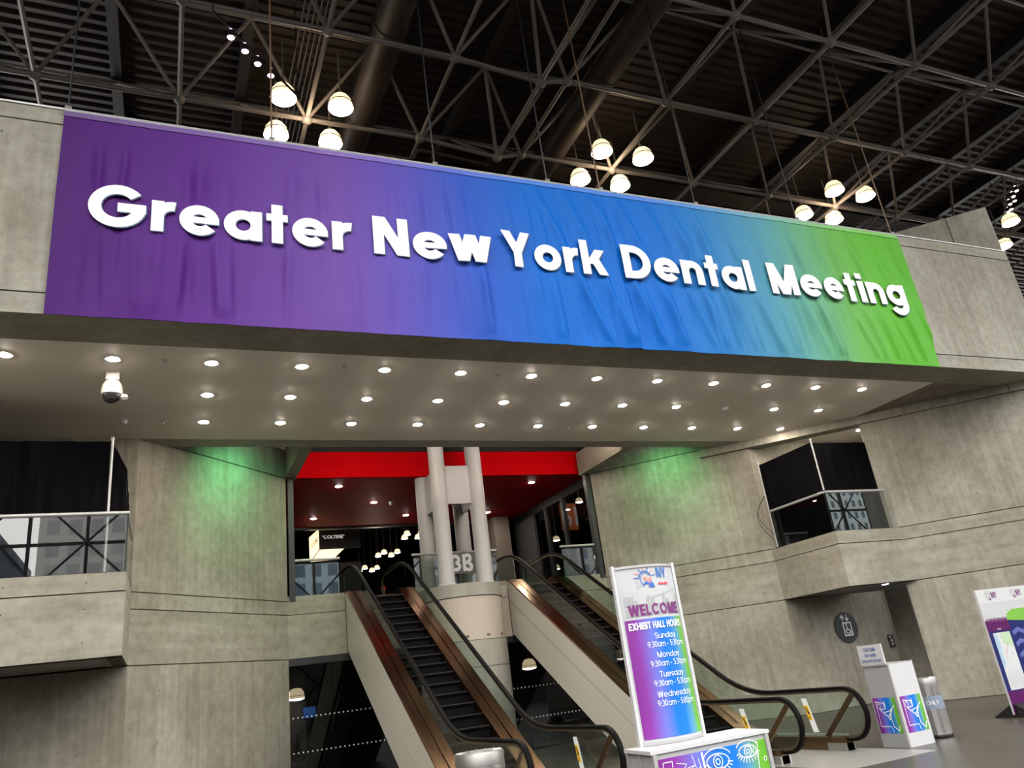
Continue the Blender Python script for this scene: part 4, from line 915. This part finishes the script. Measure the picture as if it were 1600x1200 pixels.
for q in ([(HX+.025, HZ-.05), (HX+.06, HZ-.04), (HX+.06, HZ+.01), (HX+.035, HZ-.0)], [(HX-.02, HZ+.01), (HX+.015, HZ+.01), (HX+.02, HZ-.02), (HX-.01, HZ-.02)]): m2.add([TF(*p) for p in q], [(0, 1, 2, 3)])
line_art([(HX-.09, HZ-.02), (HX-.085, HZ-.09), (HX-.05, HZ-.05)], .006, TF, m3)
m1.build('emblem_blue', INKB, to); m2.build('emblem_red', pm('coral_ink', (.75, .22, .18), .5), to); m3.build('emblem_grey', MIDG, to)
text('NY', .095, .17, tf(.40, 2.40), 'initials_lettering', INKB, to, width=.125)
m_ = MB()
for i in range(4): m_.add([TF(.41+i*.032, 2.335), TF(.432+i*.032, 2.335), TF(.432+i*.032, 2.358), TF(.41+i*.032, 2.358)], [(0, 1, 2, 3)])
m_.build('red_strip', INKR, to)

# ================================================================== BINS, KIOSK, INFORMATION BOARD, LIFT SIGN
def bin_(x, y, r, h, label):
    o = thing('litter_bin', label, 'bin', (x, y, 0)); c = (x, y, 0)
    MB().lathe([(0, .02), (r*.97, .02), (r*.97, h*.88), (0, h*.88)], c, 32).build('body', noisy('mesh_steel', (.38, .37, .36), (.62, .61, .60), (60, 60, 60), 3, .3, 1), o, smooth=True)
    MB().lathe([(r*.98, 0), (r*1.02, .01), (r*1.02, .05), (r*.98, .06)], c, 32).build('foot_ring', BLKM, o, smooth=True)
    for z in (h*.05+.02, h*.86): MB().lathe([(r*.985, z-.012), (r*1.015, z-.012), (r*1.015, z+.012), (r*.985, z+.012)], c, 32).build('hoop', CHROME, o, smooth=True)
    MB().lathe([(r*.985, h*.88), (r, h*.88), (r, h*.985), (r*.95, h), (r*.62, h*.985), (r*.58, h*.93), (0, h*.93)], c, 32).build('lid', pm('dull_steel', (.30, .295, .285), .5, 1), o, smooth=True)
    for k in range(14):
        t = k*2*math.pi/14; MB().tube((x+r*.6*math.cos(t), y+r*.6*math.sin(t), h*.992), (x+r*.92*math.cos(t), y+r*.92*math.sin(t), h*1.0), .006, 5).build('lid_rib', CHROME, o)
    for k in range(10):
        t = k*2*math.pi/10; MB().box(-.003, .003, -.003, .003, 0, 1)
        MB().tube((x+r*.99*math.cos(t), y+r*.99*math.sin(t), .05), (x+r*.99*math.cos(t), y+r*.99*math.sin(t), h*.86), .008, 5).build('stave', CHROME, o)
    return o
bin_(2.95, 8.2, .25, 1.05, 'round steel litter bin in front of the left escalator')
b2 = bin_(11.52, 10.12, .20, .90, 'round steel litter bin behind the information kiosk')
m_ = MB(); n = 16; vs = []
def bcyl(a, z, r=.203): t = math.radians(a); return (11.52+r*math.cos(t), 10.12+r*math.sin(t), z)
vs = [bcyl(150+200*i/n, z) for i in range(n+1) for z in (.43, .63)]; m_.add(vs, [(2*i, 2*i+2, 2*i+3, 2*i+1) for i in range(n)]); m_.build('label_band', pm('slate_label', (.20, .24, .32), .4), b2)
text('ONLY', .06, .13, lambda u, v: bcyl(205+u/.203*57.3, .50+v, .206), 'label_lettering', INKW, b2, width=.19)
ki = thing('information_kiosk', 'white two sided information kiosk with a header reading GNYDM', 'kiosk', (10.7, 10.0, 0))
KX, KY = 10.46, 9.79
MB().prism([(KX, KY, .02), (KX+.50, KY+.03, .02), (KX+.50, KY+.42, .02), (KX, KY+.46, .02)], (0, 0, 1.15)).build('carcass', GREYP, ki)
MB().box(KX-.03, KX, KY-.0, KY+.47, 0, 1.19).build('side_panel', pm('kiosk_grey', (.30, .30, .31), .5), ki)
MB().box(KX+.0, KX+.51, KY-.03, KY, 0, 1.20).build('front_panel', WHITE, ki)
for x, y in ((KX-.015, KY-.015), (KX+.51, KY-.01), (KX-.015, KY+.47)): MB().box(x-.014, x+.014, y-.014, y+.014, 0, 1.22).build('corner_post', ALU, ki)
MB().box(KX-.05, KX+.46, KY-.02, KY+.48, 1.19, 1.215).build('shelf', pm('kiosk_ledge', (.30, .27, .27), .5), ki)
MB().box(KX-.05, KX-.02, KY-.01, KY+.48, 1.215, 1.52).build('header', WHITE, ki)
MB().box(KX-.054, KX-.05, KY+.02, KY+.45, 1.24, 1.49).build('header_card', CARD, ki)
EPS = Vector((-1, 0, 0))
for i, (tx_, wd) in enumerate((('GNYDM', .24), ('On-site', .24), ('Information', .40))): text(tx_, .055, .155, lambda u, v, i=i: (KX-.0565, KY+.235-u, 1.42-i*.083+v), 'header_lettering', pm('deep_blue_ink', (.02, .05, .30), .5), ki, width=wd, align='c')
def graphic(fn_, x0, x1, name, axis, lo, hi, par):
    MB().add([fn_(0, .20), fn_(.44, .20), fn_(.44, .72), fn_(0, .72)], [(0, 1, 2, 3)]).build('graphic', grad(name, lo, hi, axis), par)
    m_ = MB(); g2 = lambda a, b: fn_(a, b, .004)
    line_art([(.06, .66), (.20, .64), (.22, .56), (.10, .55), (.16, .50), (.30, .53), (.40, .60)], .012, g2, m_); line_art([(.05, .68), (.05, .30), (.25, .30), (.27, .22)], .010, g2, m_)
    line_art([(.22, .66), (.22, .58)], .018, g2, m_); line_art([(.16, .50), (.24, .44), (.34, .55), (.28, .46), (.30, .30), (.38, .24), (.42, .32)], .014, g2, m_); line_art([(.22, .46), (.26, .40), (.30, .46)], .016, g2, m_)
    line_art(arc(.10, .60, .03, .035, 0, 360), .008, g2, m_); m_.build('line_drawing', INKW, par)
graphic(lambda a, b, o_=0: (KX-.033-o_, KY+.455-a, b), 0, .44, 'kiosk_side_gradient', 'Y', KY+.455-10.0, KY+.015-10.0, ki)
EPS = Vector((0, -1, 0))
graphic(lambda a, b, o_=0: (KX+.03+a, KY-.033-o_, b), 0, .44, 'kiosk_front_gradient', 'X', KX+.03-10.7, KX+.47-10.7, ki)
ib = thing('information_board', 'tall white purple and green show information board at the right edge', 'sign', (14.6, 10.45, 0))
IX0, IX1, IY = 13.80, 15.70, 10.42
def bf(u, v, off=0.0): return (IX0+u, IY-off, v)
def bq(q, mat, nm, off): return MB().add([bf(a, b, off) for a, b in q], [tuple(range(len(q)))]).build(nm, mat, ib)
MB().box(IX0, IX1, IY, IY+.04, .05, 2.20).build('panel', WHITE, ib)
MB().box(IX0+.0, IX0+.5, IY-.36, IY+.40, 0, .03).prism([(IX0+.04, IY-.36, .03), (IX0+.04, IY-.01, .22), (IX0+.04, IY+.05, .22), (IX0+.04, IY+.40, .03)], (.40, 0, 0)).build('foot', BLKM, ib)
MB().box(IX1-.5, IX1, IY-.36, IY+.40, 0, .03).build('foot', BLKM, ib)
rect = lambda a, b, c_, d_: [(a, b), (c_, b), (c_, d_), (a, d_)]
bq(rect(.0, .05, 1.9, .42), PURPLE, 'lower_print', .003); bq(rect(0, 1.45, .62, 1.64), PURPLE, 'title_print', .003)
bq(rect(0, .42, .62, 1.45), NAVY, 'map_backing', .003); bq(rect(.62, .42, 1.9, 1.64), NAVY, 'wave_print', .0035)
bq(rect(.02, 1.64, 1.9, 1.96), LIGHTG, 'photo_strip', .003)
bq([(.60, 1.62), (1.9, 1.50), (1.9, 1.80), (.68, 1.80)], pm('leaf_print', (.14, .36, .03), .5), 'green_print', .005)
bq(rect(.10, .44, .56, 1.42), CARD, 'map_card', .006)
bq([(.11, .8), (.20, .9), (.18, 1.1), (.22, 1.25), (.17, 1.40), (.11, 1.40)], pm('pale_blue_print', (.30, .42, .55), .5), 'map_water', .008)
bq([(.30, 1.25), (.54, 1.15), (.55, 1.41), (.28, 1.41)], pm('pale_green_print', (.38, .50, .33), .5), 'map_park', .008)
m_ = MB()
for k, (x, y) in enumerate(((.26, 1.0), (.29, 1.04), (.31, 1.08), (.33, 1.10), (.36, 1.2), (.39, 1.18), (.42, 1.22), (.27, .95), (.33, .88), (.24, 1.07), (.45, 1.02), (.36, 1.14))): m_.add([bf(x, y, .009), bf(x+.014, y, .009), bf(x+.014, y+.02, .009), bf(x, y+.02, .009)], [(0, 1, 2, 3)])
m_.build('map_markers', pm('map_marker', (.55, .14, .12), .5), ib)
m_ = MB()
for r_ in range(9):
    for c_ in range(3): m_.add([bf(.15+c_*.13, .70-r_*.027, .009), bf(.25+c_*.13, .70-r_*.027, .009), bf(.25+c_*.13, .709-r_*.027, .009), bf(.15+c_*.13, .709-r_*.027, .009)], [(0, 1, 2, 3)])
m_.add([bf(.12, .735, .009), bf(.55, .735, .009), bf(.55, .742, .009), bf(.12, .742, .009)], [(0, 1, 2, 3)])
m_.build('map_key', MIDG, ib)
m_ = MB()
for k in range(4): line_art([(.66, 1.38-k*.2), (.80, 1.44-k*.2), (.95, 1.38-k*.2), (1.15, 1.46-k*.2), (1.5, 1.38-k*.2)], .075, lambda a, b: bf(a, b, .006), m_)
m_.build('wave_lines', pm('periwinkle_print', (.075, .095, .30), .5), ib)
text('SHOW INFORMATION', .075, .2, lambda u, v: bf(.04+u, 1.60+v, .0075), 'title_lettering', INKP, ib, width=.56)
text('KEY', .025, .15, lambda u, v: bf(.27+u, 1.47+v, .0075), 'small_lettering', INKW, ib, width=.0001) if False else None
m_ = MB(); m_.add([bf(.26, 1.475, .007), bf(.36, 1.475, .007), bf(.36, 1.49, .007), bf(.26, 1.49, .007)], [(0, 1, 2, 3)]); m_.build('small_heading', LIGHTG, ib)
m_ = MB()
for k in range(5): line_art([(.05+k*.13, 1.72+.02*(k % 2)), (.25+k*.2, 1.90), (.5+k*.25, 1.95)], .03, lambda a, b: bf(a, b, .0045), m_)
for k in range(10): m_.add([bf(.05+k*.06, 1.66, .0045), bf(.09+k*.06, 1.66, .0045), bf(.09+k*.06, 1.72+.03*(k % 3), .0045), bf(.05+k*.06, 1.72+.03*(k % 3), .0045)], [(0, 1, 2, 3)])
m_.build('skyline_print', MIDG, ib)
for x in (.30, 1.0):
    m1, m2 = MB(), MB(); G = lambda a, b: bf(a, b, .006)
    line_art(arc(x, 2.08, .045, .055, 0, 360), .012, G, m1)
    for i in range(6):
        t = math.radians(20+i*28); line_art([(x+.05*math.cos(t), 2.09+.06*math.sin(t)), (x+.075*math.cos(t), 2.09+.085*math.sin(t))], .008, G, m1)
    m2.add([G(x+.01, 2.0), G(x+.06, 2.0), G(x+.04, 2.07), G(x+.01, 2.05)], [(0, 1, 2, 3)])
    m1.build('emblem_grey', MIDG, ib); m2.build('emblem_dark', INKP, ib)
    text('NY', .11, .17, lambda u, v, x=x: bf(x+.09+u, 2.03+v, .006), 'initials_lettering', INKP, ib, width=.15)
ls = thing('lift_sign', 'dark round lift sign with arrows and wheelchair symbol on concrete wall', 'sign', (16.82, YC-.02, 1.94))
LX, LZ, LY = 16.82, 1.94, YC
MB().tube((LX, LY-.035, LZ), (LX, LY-.002, LZ), .395, 40).build('disc', pm('slate_disc', (.022, .026, .032), .35), ls)
m_ = MB(); G = lambda a, b: (LX+a, LY-.038, LZ+b)
line_art([(-.11, -.20), (.16, -.20), (.16, .12), (-.11, .12), (-.11, -.20)], .035, G, m_)
line_art([(-.09, .17), (-.09, .31)], .03, G, m_); line_art([(-.15, .25), (-.09, .32), (-.03, .25)], .028, G, m_)
line_art([(.07, .33), (.07, .18)], .03, G, m_); line_art([(.01, .24), (.07, .17), (.13, .24)], .028, G, m_)
line_art(arc(.02, -.09, .065, .065, 120, 380), .022, G, m_); line_art([(.0, .04), (.02, -.06), (.08, -.06), (.11, -.15)], .028, G, m_); m_.add([G(*p) for p in arc(.0, .075, .024, .024, 0, 330, 10)], [tuple(range(11))])
m_.build('pictogram', INKW, ls)
cp = thing('lift_call_plate', 'small black lift call plate on the concrete wall', 'plate', (18.32, YC-.02, 1.45))
MB().box(18.22, 18.42, YC-.025, YC-.001, 1.28, 1.62).build('plate', BLKM, cp)
for z in (1.38, 1.47): MB().tube((18.32, YC-.034, z), (18.32, YC-.024, z), .03, 12).build('button', CHROME, cp)
MB().box(18.27, 18.30, YC-.028, YC-.025, 1.54, 1.58).build('symbol', INKW, cp)

# ================================================================== INSIDE THE UPPER HALL
hs = thing('hall_sign', 'grey hall sign with white 3B fixed to the rail among the grey columns', 'sign', (7.2, 20.14, 4.55))
MB().box(6.74, 7.70, 20.12, 20.16, 4.55, 5.12).build('board', pm('sign_grey', (.12, .12, .12), .5), hs)
for ch, x in (('3', 6.98), ('B', 7.30)): text(ch, .45, .2, lambda u, v, x=x: (x+u, 20.11, 4.61+v), 'letter', INKW, hs, width=.27)
for x in (6.95, 7.4): MB().tube((x, 20.18, 5.08), (x, 20.27, 5.15), .014, 6).build('hanger', BLKM, hs)
MB().box(7.705, 7.725, 20.12, 20.16, 4.56, 5.11).build('edge_trim', ALU, hs)
sb = thing('orange_banner', 'orange hanging banner with white letters behind the side glazing', 'banner', (12.5, 23.42, 6.22))
MB().box(12.16, 12.80, 23.4, 23.44, 6.22, 7.12).build('cloth', ORANGE, sb)
for ch, x, wd in (('S', 12.22, .36), ('I', 12.70, .10)): text(ch, .66, .16, lambda u, v, x=x: (x+u, 23.385, 6.36+v), 'letter', INKW, sb, width=wd)
MB().tube((12.1, 23.42, 7.13), (12.9, 23.42, 7.13), .02, 6).tube((12.32, 23.42, 7.13), (12.32, 23.42, 9.02), .012, 5).tube((12.75, 23.42, 7.13), (12.75, 23.42, 9.02), .012, 5).build('rod', BLKM, sb)
bo = thing('lit_booth_sign', 'glowing cream corner sign of an exhibition booth in the dark hall', 'sign', (5.0, 28, 6.9))
LIT = pm('lit_cream', (.9, .8, .6), .5, emit=(1, .72, .42), es=1.15)
MB().prism([(4.53, 28, 6.45), (4.90, 28.2, 6.9), (4.90, 28.2, 7.62), (4.53, 28, 7.30)], (0, .05, 0)).build('side_face', LIT, bo)
MB().prism([(4.56, 28, 6.44), (5.32, 28, 6.47), (5.78, 28.2, 6.88), (4.92, 28.2, 6.88)], (0, .05, 0)).build('lower_face', LIT, bo)
MB().box(4.92, 6.4, 28.25, 28.3, 6.9, 7.6).build('dark_face', DARK, bo)
text('"COLTENE"', .12, .18, lambda u, v: (5.02+u, 28.24, 7.27+v), 'lettering', pm('lit_letters', (.8, .8, .8), .5, emit=(1, .9, .8), es=.35), bo, width=.80)
text('"COLTENE"', .16, .18, lambda u, v: (4.56+u, 27.99+u*.54-.02, 6.86+v+u*1.05), 'lettering', INKK, bo, width=.30)
MB().box(4.4, 6.4, 28.3, 29.6, UP, 6.4).build('booth_body', DARK, bo)
for k, (x, y) in enumerate(((8.28, 28.65), (8.38, 29.37), (8.84, 28.65), (8.93, 29.4), (8.29, 32.33), (8.20, 33.0), (8.87, 32.35), (8.80, 33.1), (8.29, 36.01), (8.2, 36.7), (8.91, 36.22), (8.83, 36.9))):
    s_ = 1.65/1.0; cz = 1.65+(7.4-1.65)*1.5
    bowl_lamp('hall_lamp', f'small bright bowl lamp in the dark upper hall, {ORD[k]} from the nearest', x*1.5, y*1.5, cz, 'bowl lamps in the upper hall', s=.62, top=13.2)
for k, (px, py, pz) in enumerate(((12.9, 23.0, 7.35), (13.4, 22.9, 7.5), (12.5, 24.4, 6.3), (13.2, 22.0, 6.15), (12.6, 24.9, 5.35))):
    bowl_lamp('glazing_lamp', f'small bowl lamp glimpsed through the dark side glazing, {ORD[k]} of five', px+.4, py+1.0, pz, 'bowl lamps beyond the side glazing', s=.42, top=9.0)
for k, (x, z, l) in enumerate(((3.40, 2.05, 'left'), (10.6, 2.1, 'right'))):
    bowl_lamp('lower_hall_lamp', f'bell shaped lamp hanging in the dark lower hall, {l} one', x, 24, z, 'lamps in the lower hall', s=.75, top=3.4)
# person standing inside the hall beyond the left escalator
def person(x, y, z):
    o = thing('person', 'person in red cap and orange top at the head of the left escalator', 'person', (x, y, z))
    J = {'pel': (0, 0, .95), 'che': (0, 0, 1.30), 'nec': (0, -.01, 1.48), 'hed': (0, -.03, 1.62), 'top': (0, -.03, 1.72), 'shl': (-.19, 0, 1.42), 'ell': (-.24, -.06, 1.15), 'hal': (-.06, -.26, 1.10), 'shr': (.19, 0, 1.42), 'elr': (.26, -.06, 1.15), 'har': (.10, -.28, 1.10), 'hil': (-.10, 0, .90), 'knl': (-.11, -.02, .50), 'anl': (-.11, .02, .08), 'tol': (-.12, -.15, .04), 'hir': (.10, 0, .90), 'knr': (.11, -.02, .50), 'anr': (.11, .02, .08), 'tor': (.12, -.15, .04)}
    R_ = {'pel': .15, 'che': .16, 'nec': .06, 'hed': .095, 'top': .07, 'shl': .075, 'ell': .05, 'hal': .04, 'shr': .075, 'elr': .05, 'har': .04, 'hil': .10, 'knl': .07, 'anl': .05, 'tol': .045, 'hir': .10, 'knr': .07, 'anr': .05, 'tor': .045}
    E_ = [('pel', 'che'), ('che', 'nec'), ('nec', 'hed'), ('hed', 'top'), ('che', 'shl'), ('shl', 'ell'), ('ell', 'hal'), ('che', 'shr'), ('shr', 'elr'), ('elr', 'har'), ('pel', 'hil'), ('hil', 'knl'), ('knl', 'anl'), ('anl', 'tol'), ('pel', 'hir'), ('hir', 'knr'), ('knr', 'anr'), ('anr', 'tor')]
    ks = list(J); me = bpy.data.meshes.new('body'); me.from_pydata([J[k] for k in ks], [(ks.index(a), ks.index(b)) for a, b in E_], [])
    b = bpy.data.objects.new('body', me); COL.objects.link(b); b.parent = o
    md = b.modifiers.new('skin', 'SKIN'); 
    for i, k in enumerate(ks): me.skin_vertices[0].data[i].radius = (R_[k], R_[k]*.85); me.skin_vertices[0].data[i].use_root = (k == 'pel')
    b.modifiers.new('sub', 'SUBSURF').levels = 1; b.modifiers['sub'].render_levels = 1
    me.materials.append(pm('orange_top', (.55, .12, .05), .7))
    h = MB().lathe([(0, 1.80), (.07, 1.785), (.11, 1.72), (.115, 1.66)], (x, y-.03, z), 16).build('cap', pm('red_cap', (.75, .03, .03), .6), o, smooth=True)
    MB().prism([(x-.08, y-.13, z+1.665), (x+.08, y-.13, z+1.665), (x+.05, y-.23, z+1.65), (x-.05, y-.23, z+1.65)], (0, 0, .015)).build('cap_peak', MATS['red_cap'], o)
    MB().lathe([(.0, 1.50), (.06, 1.52), (.098, 1.58), (.102, 1.66)], (x, y-.035, z), 16).build('face', pm('skin_tone', (.45, .26, .18), .6), o, smooth=True)
    for q in (-.035, .035): MB().lathe([(0, -.012), (.012, 0), (0, .012)], (x+q, y-.125, z+1.635), 8).build('eye', INKK, o)
    MB().prism([(x-.015, y-.13, z+1.59), (x+.015, y-.13, z+1.59), (x, y-.13, z+1.63)], (0, -.025, 0)).build('nose', MATS['skin_tone'], o)
person(7.81, 31.0, UP)
lamp('glazing_light', 'POINT', (12.9, 21.9, 7.0), 25, (1, .85, .7), shadow_soft_size=.1)
lamp('hall_fill', 'POINT', (7.2, 29.3, 6.2), 40, (1, .8, .6), shadow_soft_size=.2)  # added point light to brighten the person and hall, no fixture there

bs = thing('blue_screen', 'small blue lit screen on a stand in the dark lower hall', 'screen', (3.76, 24, 0))
MB().box(3.59, 3.93, 24, 24.05, 1.44, 1.72).build('panel', pm('blue_glow', (.05, .15, .5), .4, emit=(.08, .25, .8), es=.25), bs)
MB().box(3.56, 3.96, 24.05, 24.08, 1.41, 1.75).build('frame', BLKM, bs)
MB().box(3.73, 3.79, 24.08, 24.13, 0, 1.58).box(3.51, 4.01, 23.95, 24.3, 0, .03).build('stand', BLKM, bs)
